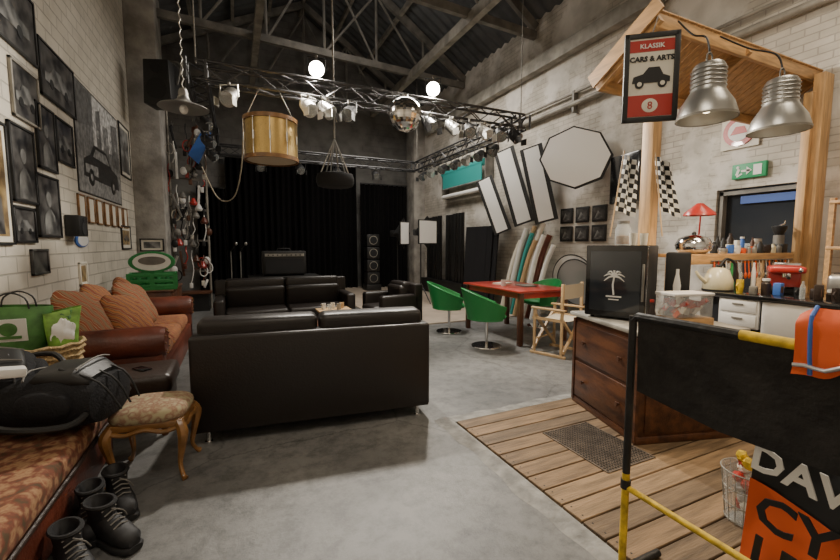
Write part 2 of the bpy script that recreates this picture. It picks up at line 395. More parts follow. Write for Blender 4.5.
# ------------------------------------------------------------------ left wall frames
def frame(y0,y1,z0,z1,fm='black',pm='photo_d',mt=0.0,name='picture_frame',fw=.025):
    b=B(name,(XL+.001,(y0+y1)/2,(z0+z1)/2));w=y1-y0;h=z1-z0
    b.box((.013,0,h/2-fw/2),(.026,w,fw),fm,bev=.003,seg=1);b.box((.013,0,-h/2+fw/2),(.026,w,fw),fm,bev=.003,seg=1)
    b.box((.013,w/2-fw/2,0),(.026,fw,h),fm,bev=.003,seg=1);b.box((.013,-w/2+fw/2,0),(.026,fw,h),fm,bev=.003,seg=1)
    b.box((.007,0,0),(.012,w-fw,h-fw),'paper' if mt else pm)
    if mt: b.box((.0135,0,0),(.003,w-2*fw-2*mt,h-2*fw-2*mt),pm)
    if w>.3 and h>.3:
        iw=w-2*fw-2*mt;ih=h-2*fw-2*mt
        c='photo_l' if pm=='photo_d' else 'photo_d'
        # a small portrait / car silhouette so each print reads as a picture
        if h>w:
            b.ell((.0155,0,ih*.12),(.002,iw*.13,iw*.16),c,nu=14,nv=8)
            b.poly([(.0155,-iw*.3,-ih*.48),(.0155,iw*.3,-ih*.48),(.0155,iw*.24,-ih*.16),(.0155,iw*.08,-ih*.05),(.0155,-iw*.08,-ih*.05),(.0155,-iw*.24,-ih*.16)],(.001,0,0),c)
        else:
            b.poly([(.0155,-iw*.4,-ih*.2),(.0155,iw*.4,-ih*.2),(.0155,iw*.38,-ih*.02),(.0155,iw*.2,ih*.02),(.0155,iw*.1,ih*.16),(.0155,-iw*.15,ih*.16),(.0155,-iw*.25,0),(.0155,-iw*.4,-ih*.03)],(.001,0,0),c)
            for s_ in (-.22,.22): b.cyl((.0155,s_*iw,-ih*.2),(.0175,s_*iw,-ih*.2),ih*.1,'black',seg=14)
    return b
for a in [(4.4,5.62,3.33,3.98,'black','photo_d',.0),(5.0,5.58,2.69,3.22,'steel_l','photo_d',.0),(5.66,6.68,3.1,3.7,'black','photo_d',.0),
          (5.46,5.94,2.3,2.98,'black','photo_d',.0),(4.87,5.37,1.9,2.62,'black','photo_d',.0),(4.3,4.82,1.5,2.56,'black','photo_s',.05),
          (4.83,5.27,1.52,1.86,'black','photo_d',.0),(5.34,5.92,1.58,2.24,'black','photo_d',.0),(5.97,6.5,2.46,2.97,'black','photo_d',.0),
          (8.86,9.6,2.75,3.7,'black','photo_l',.06),(5.12,5.5,1.2,1.46,'photo_d','photo_d',0),(6.4,6.68,.98,1.28,'paper','photo_s',.02),(8.6,9.25,1.42,1.85,'black','photo_s',.06)]:
    frame(*a).done()
for i in range(7):
    y=6.53+i*.38;frame(y,y+.27,1.8,2.16,'goldwood','paper',0,fw=.02).done()
b=B('large_photo_print',(XL+.001,7.7,2.935))
w,h=2.16,1.47
b.box((.006,0,0),(.01,w,h),'black');
def pp(y,z,x=.012): return (x,y*w-w/2,z*h-h/2)
g=lambda v:mat('pg%d'%int(v*100),(v,v*.99,v*.96),.45,var=.45,scale=14)
def P_(q,v,x=.012): b.poly([pp(a,c,x) for a,c in q],(.001,0,0),g(v))
P_([(.01,.01),(.99,.01),(.99,.99),(.01,.99)],.2,.0115)
P_([(.02,.02),(.98,.02),(.98,.38),(.02,.34)],.26)
P_([(.02,.6),(.35,.68),(.35,.98),(.02,.98)],.12);P_([(.35,.5),(.98,.55),(.98,.98),(.35,.98)],.5)
P_([(.42,.42),(.52,.42),(.52,.9),(.42,.86)],.14,.013);P_([(.58,.42),(.7,.42),(.7,.78),(.58,.78)],.2,.013);P_([(.78,.4),(.96,.4),(.96,.9),(.78,.86)],.14,.013)
for k in range(5): P_([(.43+k*.11,.6),(.46+k*.11,.6),(.46+k*.11,.68),(.43+k*.11,.68)],.4,.0145)
P_([(.1,.16),(.12,.32),(.24,.38),(.34,.5),(.62,.5),(.74,.36),(.9,.32),(.92,.16)],.035,.0145)
P_([(.3,.38),(.37,.47),(.6,.47),(.68,.38)],.3,.016);P_([(.14,.2),(.4,.2),(.4,.3),(.14,.28)],.3,.016)
for yy in (.25,.76):
    c=pp(yy,.17);b.cyl((.014,c[1],c[2]),(.0175,c[1],c[2]),.12,g(.02),seg=20);b.cyl((.0175,c[1],c[2]),(.019,c[1],c[2]),.05,g(.4),seg=16)
b.done()
b=B('wall_speaker',(XL+.075,6.2,1.73));b.box((0,0,0),(.14,.3,.25),'black',bev=.01);b.cyl((.07,0,-.03),(.075,0,-.03),.08,'rubber');b.cyl((.07,0,.08),(.075,0,.08),.025,'rubber');b.done()
b=B('oval_wall_sign',(XL+.012,6.58,1.56));b.lathe((0,0,0),[(0,.012),(.9,.012),(1,.004),(1,-.01),(0,-.01)],'blue',rot=(0,90,0),sc=(.09,.24,1));b.lathe((0.004,0,0),[(0,.012),(.8,.012),(.8,0)],'white',rot=(0,90,0),sc=(.09,.24,1));b.done()
b=frame(0,0.42,0,.26,'black','photo_l',.04);b.loc=(-1.55,9.785,1.5);b.rot=(0,0,rad(-90));b.done()
# ------------------------------------------------------------------ leather sofas
def sofa(name,loc,rz,W,m='leather',D_=.9,H=.83,seats=2,up=.08):
    b=B(name,loc,rz)
    b.box((0,.09,.1+(H-.1)/2),(W,.17,H-.1),m,bev=.025,seg=3)
    b.box((0,.03,.12),(W-.02,.05,.04),m,bev=.01)
    for s_ in (-1,1):
        b.box((s_*(W/2-.08),D_/2+.03,.1+.27),(.16,D_-.06,.56),m,bev=.045,seg=3)
        for y in (.07,D_-.08):
            b.cyl((s_*(W/2-.1),y,0),(s_*(W/2-.1),y,.12),.018,'chrome');b.cyl((s_*(W/2-.1),y,0),(s_*(W/2-.1),y,.012),.028,'chrome')
    b.box((0,D_/2+.05,.2),(W-.3,D_-.12,.2),m,bev=.02)
    n=seats;sw=(W-(.06 if up>.05 else .32))/n;sv=(W-.32)/n
    for i in range(n):
        x=-sw*n/2+sw*(i+.5);xs=-(W-.32)/2+sv*(i+.5)
        b.box((xs,.55,.37),(sv-.01,.66,.17),m,bev=.05,seg=3)
        b.box((xs,.26,.6),(sv-.01,.2,.4),m,bev=.06,seg=3,rot=(-8,0,0))
        b.box((x,.21,H-.09+up/2),(sw-.012,.22,.2+up),m,bev=.055,seg=4,rot=(3,0,0))
    return b.done()
sofa('leather_sofa',(.58,3.17,0),-7,1.86,up=.1)
sofa('leather_sofa',(.78,7.75,0),180,2.25,seats=2,H=.9,up=.02)
sofa('leather_armchair',(2.92,6.75,0),97,.85,seats=1,H=.82,D_=.8,up=.02)
b=B('coffee_table',(.75,5.5,0));b.box((0,0,.4),(1.1,.6,.04),'darkwood',bev=.01)
for x in (-.48,.48):
    for y in (-.24,.24): b.box((x,y,.19),(.05,.05,.38),'darkwood')
b.done()
b=B('wooden_tray_table',(1.35,6.1,.0));b.box((0,0,.5),(.5,.4,.03),'beech',bev=.005)
for x in (-.2,.2):
    for y in (-.15,.15): b.cyl((x,y,0),(x*.9,y*.9,.49),.015,'steel')
for i in range(5): b.lathe((-.15+.07*i,.05*(-1)**i,.515),[(0,0),(.03,0),(.035,.09),(.03,.09),(.02,.01)],['white','glass','paper','steel_l','beech'][i],seg=12)
b.done()
# brown sofa along wall
b=B('brown_leather_sofa')
x0,x1,y0,y1=-1.79,-.62,4.22,6.95
b.box(((x0+x1)/2,(y0+y1)/2,.2),(x1-x0-.04,y1-y0-.1,.3),'leather_b',bev=.03)
b.box((x0+.13,(y0+y1)/2,.45),(.22,y1-y0-.1,.7),'leather_b',bev=.08,seg=4)
for i in range(3):
    L=(y1-y0-.5)/3;b.box((x0+.68,y0+.25+L*(i+.5),.42),(.88,L-.01,.17),'kilim2',bev=.06,seg=3)
for y in (y0+.14,y1-.14):
    b.box(((x0+x1)/2,y,.3),(x1-x0-.04,.2,.5),'leather_b',bev=.03)
    b.loft([((x0+.02,y,.6),(0,.10,0),(0,0,.10)),((x0+.05,y,.6),(0,.145,0),(0,0,.145)),((x1-.06,y,.6),(0,.15,0),(0,0,.15)),((x1+.0,y,.6),(0,.13,0),(0,0,.13)),((x1+.01,y,.6),(0,.05,0),(0,0,.05))],'leather_b')
    for k in range(10):
        a=2*pi*k/10;b.ell((x1+.008,y+.11*math.cos(a),.6+.11*math.sin(a)),(.008,.009,.009),'goldwood',nu=8,nv=6)
for x in (x0+.1,x1-.1):
    for y in (y0+.12,y1-.12): b.cyl((x,y,0),(x,y,.07),.03,'darkwood')
b.done()
for (x,y,z,s_,rx_,rz_,mm) in [(-1.34,4.82,.79,.3,62,75,'kilim'),(-1.08,5.2,.74,.25,55,60,'kilim2'),(-1.38,5.5,.80,.28,68,85,'kilim2'),(-1.15,5.95,.78,.28,60,70,'kilim'),(-1.3,6.4,.80,.29,66,95,'kilim2')]:
    b=B('throw_cushion',(x,y,z),rot=(rad(rx_),rad(10),rad(rz_)));b.ell((0,0,0),(s_,s_,.11),mm,e=(.42,.95),nu=32,jit=.05);b.done()
# bench
b=B('leather_bench');b.box((-1.12,3.83,.42),(1.26,.52,.16),'leather_d',bev=.05,seg=3);b.box((-1.12,3.83,.28),(1.2,.48,.14),'leather_d',bev=.01)
for x in (-1.68,-.56):
    for y in (3.63,4.03): b.cyl((x,y,0),(x,y,.22),.025,'darkwood')
b.done()
b=B('mobile_phone',(-.72,3.8,.5));b.box((0,0,.006),(.075,.15,.01),'blackg',bev=.004,rot=(0,0,40));b.done()
b=B('wicker_basket',(-1.38,3.82,.5))
b.lathe((0,0,0),[(0,.005),(.22,.005),(.255,.12),(.285,.27),(.27,.27),(.24,.12),(.2,.02),(0,.02)],'wicker',sc=(1.05,.85,1),seg=32)
for z,r in ((.03,.228),(.08,.245),(.13,.26),(.18,.267),(.23,.277),(.268,.283)):
    b.tube([(r*1.05*math.cos(2*pi*k/24),r*.85*math.sin(2*pi*k/24),z+.006*(-1)**k) for k in range(24)],.013,'wicker',closed=True,seg=6)
b.done()
b=B('shopping_bag',(-1.47,3.84,.60))
b.loft([((0,0,0),(.12,0,0),(0,.1,0)),((0,0,.1),(.16,0,0),(0,.12,0)),((0.01,0,.32),(.2,0,.01),(0,.11,0)),((0,.01,.46),(.21,0,-.01),(0,.07,0))],'greenb',e=.7,cap=False)
b.box((.0,-.118,.3),(.2,.006,.16),'white',rot=(4,0,0));b.ell((.0,-.123,.31),(.05,.004,.05),'greenb');b.box((0,-.123,.25),(.14,.004,.02),'greenb')
for s_ in (-.06,.06): b.tube([(-.1,s_,.44),(-.08,s_,.52),(0,s_,.56),(.08,s_,.52),(.1,s_,.44)],.006,'black',sub=3)
b.done()
b=B('gift_bag',(-1.2,3.8,.66),20)
b.loft([((0,0,0),(.07,0,0),(0,.08,0)),((0,0,.14),(.09,0,0),(0,.1,0)),((0,0,.26),(.1,0,0),(0,.09,0)),((.01,0,.36),(.11,0,0.02),(0,.05,0))],'lime',e=.6,cap=False)
b.ell((0,-.06,.2),(.08,.05,.1),'softw',jit=.2);b.ell((.04,-.03,.3),(.06,.04,.06),'greenb',jit=.3);b.done()
# floral settee near camera
b=B('floral_settee')
b.box((-1.3,2.1,.18),(.92,2.6,.28),'leather_b',bev=.02);b.box((-1.3,2.1,.365),(.95,2.62,.15),'floral',bev=.05,seg=4)
b.box((-1.72,2.1,.6),(.16,2.6,.5),'floral',bev=.06,seg=3)
b.tube([(-.825,.85,.3),(-.825,3.36,.3)],.012,'leather_d')
for y in (.9,3.3):
    for x in (-1.7,-.9): b.cyl((x,y,0),(x,y,.05),.03,'darkwood')
b.done()
def backpack(loc,rz,rx_,S=1,name='backpack'):
    b=B(name,loc,rot=(rad(rx_),0,rad(rz)))
    f='fabric_b'
    b.loft([((0,-.30*S,.0),(.12*S,0,0),(0,0,.06*S)),((0,-.28*S,.0),(.2*S,0,0),(0,0,.12*S)),((0,-.1*S,.01),(.24*S,0,0),(0,0,.16*S)),((0,.12*S,.0),(.22*S,0,0),(0,0,.14*S)),((0,.25*S,-.01),(.17*S,0,0),(0,0,.1*S)),((0,.3*S,-.01),(.1*S,0,0),(0,0,.05*S))],f,e=.75,seg=28)
    b.loft([((0,-.25*S,.12*S),(.14*S,0,0),(0,0,.03*S)),((0,-.18*S,.14*S),(.17*S,0,0),(0,0,.07*S)),((0,0,.14*S),(.16*S,0,0),(0,0,.06*S)),((0,.06*S,.12*S),(.12*S,0,0),(0,0,.02*S))],'black',e=.7)
    b.tube([(-.15*S,-.2*S,.2*S),(-.05*S,-.21*S,.225*S),(.05*S,-.21*S,.225*S),(.15*S,-.2*S,.2*S)],.005,'steel',sub=3,seg=5)
    b.tube([(-.16*S,.05*S,.15*S),(0,.12*S,.165*S),(.16*S,.05*S,.15*S)],.005,'steel',sub=4,seg=5)
    for s_ in (-1,1):
        b.tube([(s_*.1*S,.26*S,0),(s_*.3*S,.2*S,.02),(s_*.36*S,-.02*S,-.03),(s_*.28*S,-.22*S,-.06),(s_*.16*S,-.26*S,-.02)],.018*S,'black',sub=5)
        b.ell((s_*.21*S,-.08*S,.03*S),(.06*S,.13*S,.08*S),f,e=(.7,.8))
    b.tube([(-.05*S,.29*S,0),(-.04*S,.35*S,.03),(.04*S,.35*S,.03),(.05*S,.29*S,0)],.01*S,'black',sub=4)
    for i in range(3): b.tube([(-.12*S+.1*i,-.1*S,.2*S),(-.14*S+.12*i,-.3*S,.12*S),(-.1*S+.1*i,-.38*S,-.05*S)],.006,'black',sub=4)
    return b.done()
backpack((-.98,2.95,.61),75,0,1.02)
backpack((-1.34,3.14,.71),20,14,.95)
backpack((-1.35,2.42,.56),110,0,.7)
b=B('camera_charger_box',(-1.1,2.74,.81));b.box((0,0,.03),(.14,.09,.05),'white',bev=.012,rot=(0,8,25));b.done()
# boots
def boot(loc,rz,S=1.2,name='boot'):
    b=B(name,loc,rz)
    X_=lambda a:(a,0,0)
    Zv=lambda a:(0,0,a)
    b.loft([((0,-.145,.02),X_(.03),Zv(.015)),((0,-.13,.02),X_(.045),Zv(.019)),((0,-.06,.02),X_(.054),Zv(.019)),((0,.03,.02),X_(.042),Zv(.019)),((0,.1,.02),X_(.044),Zv(.019)),((0,.145,.02),X_(.03),Zv(.018))],'rubber',e=.6)
    b.loft([((0,-.14,.05),X_(.025),Zv(.018)),((0,-.12,.06),X_(.042),Zv(.035)),((0,-.06,.07),X_(.05),Zv(.045)),((0,0,.085),X_(.045),Zv(.06)),((0,.05,.09),X_(.042),Zv(.07)),((0,.11,.085),X_(.04),Zv(.06)),((0,.138,.075),X_(.025),Zv(.04))],'boot',e=.85)
    b.loft([((0,.06,.08),X_(.042),(0,.075,0)),((0,.065,.14),X_(.044),(0,.066,0)),((0,.075,.19),X_(.05),(0,.07,0)),((0,.078,.2),X_(.044),(0,.062,0)),((0,.07,.15),X_(.03),(0,.045,0))],'boot')
    b.tube([(.05*math.cos(2*pi*k/16),.077+.07*math.sin(2*pi*k/16),.193) for k in range(16)],.009,'rubber',closed=True,seg=6)
    for k in range(5):
        y=-.055+k*.018;z=.118+k*.016
        b.tube([(-.03,y,z-.008),(0,y-.004,z+.006),(.03,y,z-.008)],.0035,'steel',seg=5)
    b.tube([(0,.0,.18),(.03,-.03,.16),(.05,-.02,.12)],.003,'steel',sub=3,seg=5)
    o=b.done();o.scale=(S,S,S*.95);return o
for l,r in [((-.71,2.18,0),32),((-.61,2.36,0),45),((-.74,2.52,0),12),((-.64,2.66,0),25)]: boot(l,r,1.12)
# footstool
b=B('footstool',(-.53,3.06,0.0),-8)
b.ell((0,0,.43),(.22,.195,.07),'tapestry',e=(.5,.8),nu=36)
b.box((0,0,.375),(.42,.36,.05),'goldwood',bev=.015)
for sx in (-1,1):
    for sy in (-1,1):
        b.tube([(sx*.18,sy*.15,.385),(sx*.21,sy*.18,.32),(sx*.195,sy*.165,.2),(sx*.18,sy*.15,.1),(sx*.2,sy*.175,.03),(sx*.215,sy*.19,.012)],[.028,.034,.022,.014,.014,.02],'goldwood',sub=4)
    b.tube([(sx*.205,-.15,.35),(sx*.215,-.08,.34),(sx*.218,0,.36),(sx*.215,.08,.34),(sx*.205,.15,.35)],.014,'goldwood',sub=3)
for sy in (-1,1): b.tube([(-.18,sy*.175,.35),(-.1,sy*.182,.335),(0,sy*.186,.36),(.1,sy*.182,.335),(.18,sy*.175,.35)],.014,'goldwood',sub=3)
b.done()
# cabinet + green crate
b=B('sideboard',(-1.35,7.8,0));b.box((0,0,.42),(.85,1.2,.72),'darkwood',bev=.01);b.box((0,0,.79),(.9,1.25,.03),'darkwood',bev=.008)
for y in (-.3,.3): b.box((.43,y,.42),(.012,.56,.66),'darkwood',bev=.004);b.ell((.445,y*.2,.45),(.012,.012,.012),'gold')
b.box((0,0,.03),(.8,1.15,.06),'black');b.done()
b=B('beer_crate',(-1.2,7.5,.805),5);b.box((0,0,.02),(.62,.42,.04),'green')
for z in (.06,.14,.23):
    for sy in (-1,1): b.box((0,sy*.2,z),(.62,.02,.06),'green',bev=.006)
    for sx in (-1,1): b.box((sx*.3,0,z),(.02,.42,.06),'green',bev=.006)
for sx in (-1,0,1):
    for sy in (-1,1): b.box((sx*.3,sy*.2,.13),(.05,.024,.26),'green')
for i in range(4):
    for j in range(2): b.lathe((-.2+i*.13,-.09+j*.18,.04),[(0,0),(.035,0),(.035,.12),(.014,.17),(.014,.2),(0,.2)],'green',seg=10)
b.done()
b=B('oval_beer_sign',(-1.2,7.5,1.065),5)
b.lathe((0,-.02,.17),[(0,.04),(1,.04),(1.04,.02),(1.04,-.03),(0,-.04)],'green',rot=(90,0,0),sc=(.3,.16,1),seg=32)
b.lathe((0,-.025,.17),[(0,.041),(.84,.041),(.84,0)],'softw',rot=(90,0,0),sc=(.3,.16,1),seg=32)
b.lathe((0,-.03,.19),[(0,.041),(.6,.041),(.6,0)],'steel',rot=(90,0,0),sc=(.3,.11,1),seg=32);b.box((0,0,.01),(.3,.12,.02),'green');b.done()
# hanging clutter near the pillar
b=B('hanging_workshop_clutter',(-.98,10.35,0))
for x in (-.3,.42): b.cyl((x,.28,0),(x,.28,4.5),.025,'steel_l')
for z in (.9,1.6,2.3,3.0,3.7): b.box((.06,.28,z),(.78,.03,.05),'steel')
b.box((.05,.1,.42),(.8,.5,.04),'darkwood');b.box((.05,.1,.2),(.7,.4,.4),'black')
cols=['white','steel_l','black','red','steel','paper','softw','leather_b','rubber','alu','white','darkwood']
for i in range(78):
    x=random.uniform(-.32,.45);z=random.uniform(.6,4.1);y=random.uniform(.05,.2);c=random.choice(cols);k=i%6
    L=random.uniform(.15,.6)
    if k in (0,5): b.tube([(x,.27,z+.15),(x,y,z),(x+.03,y,z-L/2),(x-.03,y,z-L)],.011,c,sub=3);b.box((x-.03,y,z-L-.05),(.07,.05,.12),random.choice(cols),bev=.01)
    elif k==1: b.tube([(x+.08*math.cos(t*pi/6),y,z+.12*math.sin(t*pi/6)) for t in range(12)],.012,c,closed=True)
    elif k==2: b.lathe((x,y,z),[(0,0),(.06,.0),(.08,.04),(.04,.13),(.02,.16),(0,.16)],c,seg=14)
    elif k==3: b.ell((x,y,z),(.07,.05,.09),c,e=(.8,.9),nu=14,nv=10)
    else: b.box((x,y,z),(.05,.05,L),c,bev=.01,rot=(0,random.uniform(-25,25),0));b.cyl((x,y,z+L/2),(x,.28,z+L/2+.1),.006,'steel')
b.poly([(.1,.05,3.5),(.45,.0,4.15),(.58,.0,4.0),(.5,0,3.75),(.3,.0,3.3)],(0,.03,0),'blue')
b.done()
b=B('rope_swag');b.tube([(-.6,10.1,3.2),(-.3,9.6,2.5),(.0,9.0,2.45),(.15,8.4,2.9),(.2,7.8,3.5)],.012,'canvas',sub=8);b.done()
b=B('pa_speaker',(-1.15,9.25,4.15),-20)
b.box((0,0,.38),(.5,.42,.8),'black',bev=.02,taper=(.9,1));b.cyl((0,-.215,.25),(0,-.225,.25),.19,'rubber',seg=24);b.cyl((0,-.215,.62),(0,-.225,.62),.09,'rubber',seg=20)
b.tube([(-.27,0,.4),(-.3,.1,.8),(0,.3,.95),(.3,.1,.8),(.27,0,.4)],.015,'steel',sub=3);b.cyl((0,.3,.95),(-.05,.55,.95),.03,'steel');b.done()
b=B('saucer_pendant_lamp',(-.44,4.99,2.93))
b.lathe((0,0,0),[(.05,.12),(.06,.09),(.1,.06),(.23,.01),(.24,0),(.22,-.002),(.09,.045),(.0,.05)],'alu',seg=36);b.lathe((0,0,.06),[(0,.14),(.035,.14),(.045,.1),(.05,.04),(.05,0)],'steel')
b.ell((0,0,-.01),(.04,.04,.05),'white');b.tube([(.01*(-1)**k,0,.2+k*.05) for k in range(62)],.005,'steel_l',seg=5);b.done()
# ------------------------------------------------------------------ truss and stage
def truss(b,p0,p1,w=.22,r=.02,step=.3):
    p0=V(p0);p1=V(p1);d=(p1-p0);L=d.length;d.normalize();s_=d.cross(V((0,0,1))).normalized()*w/2;u=V((0,0,w/2))
    cs=[s_+u,s_-u,-s_-u,-s_+u]
    for c in cs: b.cyl(p0+c,p1+c,r,'truss',seg=8)
    n=int(L/step)
    for i in range(n):
        a=p0+d*L*i/n;c=p0+d*L*(i+1)/n
        for j in range(4):
            A=cs[j];C=cs[(j+1)%4]
            if i%2: A,C=C,A
            b.cyl(a+A,c+C,r*.5,'truss',seg=5)
b=B('lighting_truss');TZ=3.62
tx0,tx1,ty0,ty1=-.36,4.6,5.8,10.2
truss(b,(tx0,ty0,TZ),(tx1,ty0,TZ));truss(b,(tx0,ty0,TZ),(tx0,ty1,TZ));truss(b,(tx1,ty0,TZ),(tx1,ty1,TZ));truss(b,(tx0,ty1,TZ),(tx1,ty1,TZ))
for x,y in ((tx0,ty0),(tx1,ty0),(tx0,ty1),(tx1,ty1)):
    for s1 in (-1,1):
        for s2 in (-1,1): b.cyl((x+s1*.11,y+s2*.11,TZ-.12),(x+s1*.11,y+s2*.11,TZ+.12),.022,'truss',seg=8)
    b.cyl((x,y,TZ+.1),(x,y,5.9),.008,'steel')
b.done()
def spot(p,dr,name='stage_light',lit=False,m='truss',S=1):
    d=V(dr).normalized();p=V(p)
    b=B(name,p)
    b.cyl(-d*.1*S,d*.08*S,.08*S,m,seg=18,r2=.1*S);b.cyl(-d*.16*S,-d*.1*S,.05*S,m,seg=14,r2=.08*S)
    b.cyl(d*.08*S,d*.085*S,.092*S,'bulb' if lit else 'glass',seg=18)
    s_=d.cross(V((0,0,1))).normalized()*.11*S
    b.tube([s_,s_+V((0,0,.14*S)),-s_+V((0,0,.14*S)),-s_],.01,m,seg=6)
    b.cyl((0,0,.13*S),(0,0,.17*S),.02,'steel')
    if not lit:
        for a in (-1,1): b.box(d*.14*S+s_*a*1.0,(.01,.1*S,.1*S),m,rot=(0,0,math.degrees(math.atan2(d.y,d.x))+90))
    return b.done()
for x,dx,m in ((.0,-.3,'alu'),(.95,.3,'white'),(1.2,.5,'alu'),(1.5,-.5,'truss'),(2.75,.2,'truss'),(3.15,.4,'alu'),(3.45,-.2,'truss'),(3.75,.1,'white'),(4.05,-.3,'truss'),(4.35,.3,'truss')):
    spot((x,5.62,3.32),(dx,-.6,-.6),m=m)
for y,m in ((6.6,'truss'),(7.1,'truss'),(7.6,'alu'),(8.1,'truss'),(8.7,'truss'),(9.3,'alu'),(9.8,'truss')): spot((4.6,y,3.32),(-.7,-.3,-.6),m=m)
for x in (.6,1.5,2.4,3.4): spot((x,10.15,3.32),(0,-.7,-.6))
for y in (7,8.2,9.4): spot((-.36,y,3.32),(.6,-.4,-.6))
spot((1.12,5.9,3.95),(-.16,-1,-.42),'floodlight',True,S=1.1);spot((2.92,5.86,3.95),(-.45,-1,-.42),'floodlight',True,S=1.1)
b=B('drum',(.47,5.62,2.84))
b.lathe((0,0,0),[(0,-.25),(.315,-.25),(.315,.25),(0,.25)],'gold',seg=40)
for z in (-.24,.24): b.lathe((0,0,z),[(.315,-.025),(.335,-.025),(.335,.025),(.315,.025)],'goldwood',seg=40)
for k in range(10):
    a=2*pi*k/10+.2;c,s_=math.cos(a),math.sin(a)
    b.cyl((.335*c,.335*s_,-.22),(.335*c,.335*s_,.22),.005,'chrome',seg=6);b.cyl((.33*c,.33*s_,-.05),(.33*c,.33*s_,.05),.013,'chrome',seg=8)
b.cyl((0,0,-.252),(0,0,-.25),.3,'skin_drum',seg=30)
for s_ in (-1,1): b.cyl((s_*.3,0,.25),(s_*.12,0.06,.66),.006,'steel')
b.done()
b=B('disco_ball',(2.23,5.35,3.32))
bm=bmesh.new();bmesh.ops.create_uvsphere(bm,u_segments=36,v_segments=24,radius=.235);b.add(bm,'mirror',smooth=False)
b.cyl((0,0,.22),(0,0,.27),.04,'steel');b.tube([(0,0,.27),(0,.2,.36),(0,.34,.4)],.006,'steel')
b.done(1)
b=B('hanging_punch_bag',(1.62,7.05,2.52))
b.lathe((0,0,0),[(0,-.02),(.24,-.02),(.3,.0),(.325,.07),(.325,.14),(.3,.2),(.22,.22),(0,.2)],'rubber',seg=32)
for k in range(6):
    a=2*pi*k/6;b.tube([(.25*math.cos(a),.25*math.sin(a),.2),(.08*math.cos(a),.08*math.sin(a),.62),(0,0,.8)],.012,'alu',seg=5)
b.cyl((0,0,.75),(0,0,3.45),.014,'steel_l');b.done()
b=B('hanging_tv_monitor',(5.95,4.72,2.6),-8);b.box((0,0,0),(.12,.62,.8),'blackg',bev=.02);b.box((.07,0,0),(.06,.3,.3),'black');b.done()
def curtain(name,x0,x1,y,z1,n):
    b=B(name)
    b.grid(lambda u,v:V((x0+(x1-x0)*u,y+.07*math.sin(u*n*2*pi)+.03*math.sin(u*n*5.1+v*2),.02+(z1-.02)*v)),int(n*10),6,'curtain')
    b.cyl((x0,y,z1+.02),(x1,y,z1+.02),.03,'truss');return b.done()
curtain('stage_curtain',-.2,3.85,13.6,4.2,22);curtain('stage_curtain',3.9,5.6,13.3,3.55,10)
curtain('stage_curtain',-1.0,-.25,13.7,3.2,5)
b=B('gear_table',(.98,9.5,0));b.box((0,0,.8),(1.5,.7,.04),'black',bev=.01)
for x in (-.7,.7):
    for y in (-.3,.3): b.cyl((x,y,0),(x,y,.79),.02,'steel')
b.done()
b=B('guitar_amplifier',(.98,9.45,.82));b.box((0,0,.29),(.92,.4,.52),'black',bev=.03);b.box((0,-.205,.22),(.8,.01,.32),'rubber');b.box((0,-.207,.46),(.82,.01,.06),'steel_l')
for i in range(8): b.cyl((-.34+i*.095,-.21,.46),(-.34+i*.095,-.23,.46),.016,'black')
b.tube([(-.15,0,.55),(-.12,0,.6),(.12,0,.6),(.15,0,.55)],.012,'black');
for s_ in (-.4,.4): b.cyl((s_,0,0),(s_,0,.04),.03,'rubber')
b.done()
for x in (-.1,.1): 
    b=B('microphone_stand',(x,10.2,0));b.lathe((0,0,0),[(0,.03),(.05,.03),(.15,.01),(.15,0)],'black');b.cyl((0,0,0),(0,0,1.35),.012,'steel');b.tube([(0,0,1.35),(.1,-.15,1.5)],.01,'black');b.ell((.12,-.18,1.53),(.03,.04,.04),'alu');b.done()
b=B('column_speaker',(4.05,12.6,0.024));b.box((0,0,.1),(.5,.5,.2),'black',bev=.02)
for i in range(4): b.box((0,0,.4+i*.41),(.42,.4,.38),'black',bev=.02);b.cyl((0,-.2,.4+i*.41),(0,-.21,.4+i*.41),.14,'steel_l',seg=20);b.cyl((0,-.21,.4+i*.41),(0,-.215,.4+i*.41),.12,'rubber',seg=20)
b.done()
def studio_light(loc,rz,w,h,z,name='softbox_light'):
    b=B(name,loc,rz)
    for k in range(3):
        a=2*pi*k/3+.4;b.cyl((0,0,.5),(.45*math.cos(a),.45*math.sin(a),.02),.014,'black')
    b.cyl((0,0,.3),(0,0,z),.016,'black')
    b.poly([(-w/2,-.25,z-h/2),(w/2,-.25,z-h/2),(w/2,-.25,z+h/2),(-w/2,-.25,z+h/2)],(0,-.03,0),'black')
    b.box((0,-.285,z),(w-.05,.01,h-.05),'softw')
    b.loft([((0,-.25,z),(w/2*1.35,0,0),(0,0,h/2*1.35)),((0,.05,z),(.1,0,0),(0,0,.1))],'black',seg=4,e=1)
    b.box((0,.12,z),(.14,.25,.16),'black',bev=.02);return b.done()
studio_light((4.3,9.3,0.024),15,.6,.6,1.8);studio_light((3.9,9.9,.024),20,.32,.6,1.78)
b=B('floor_cable',(0,0,0.02));b.tube([(2.8,7.4,.015),(3.2,8.2,.015),(3.0,8.8,.015),(3.4,9.2,.015),(3.7,9.4,.015)],.008,'black',sub=6);b.done()
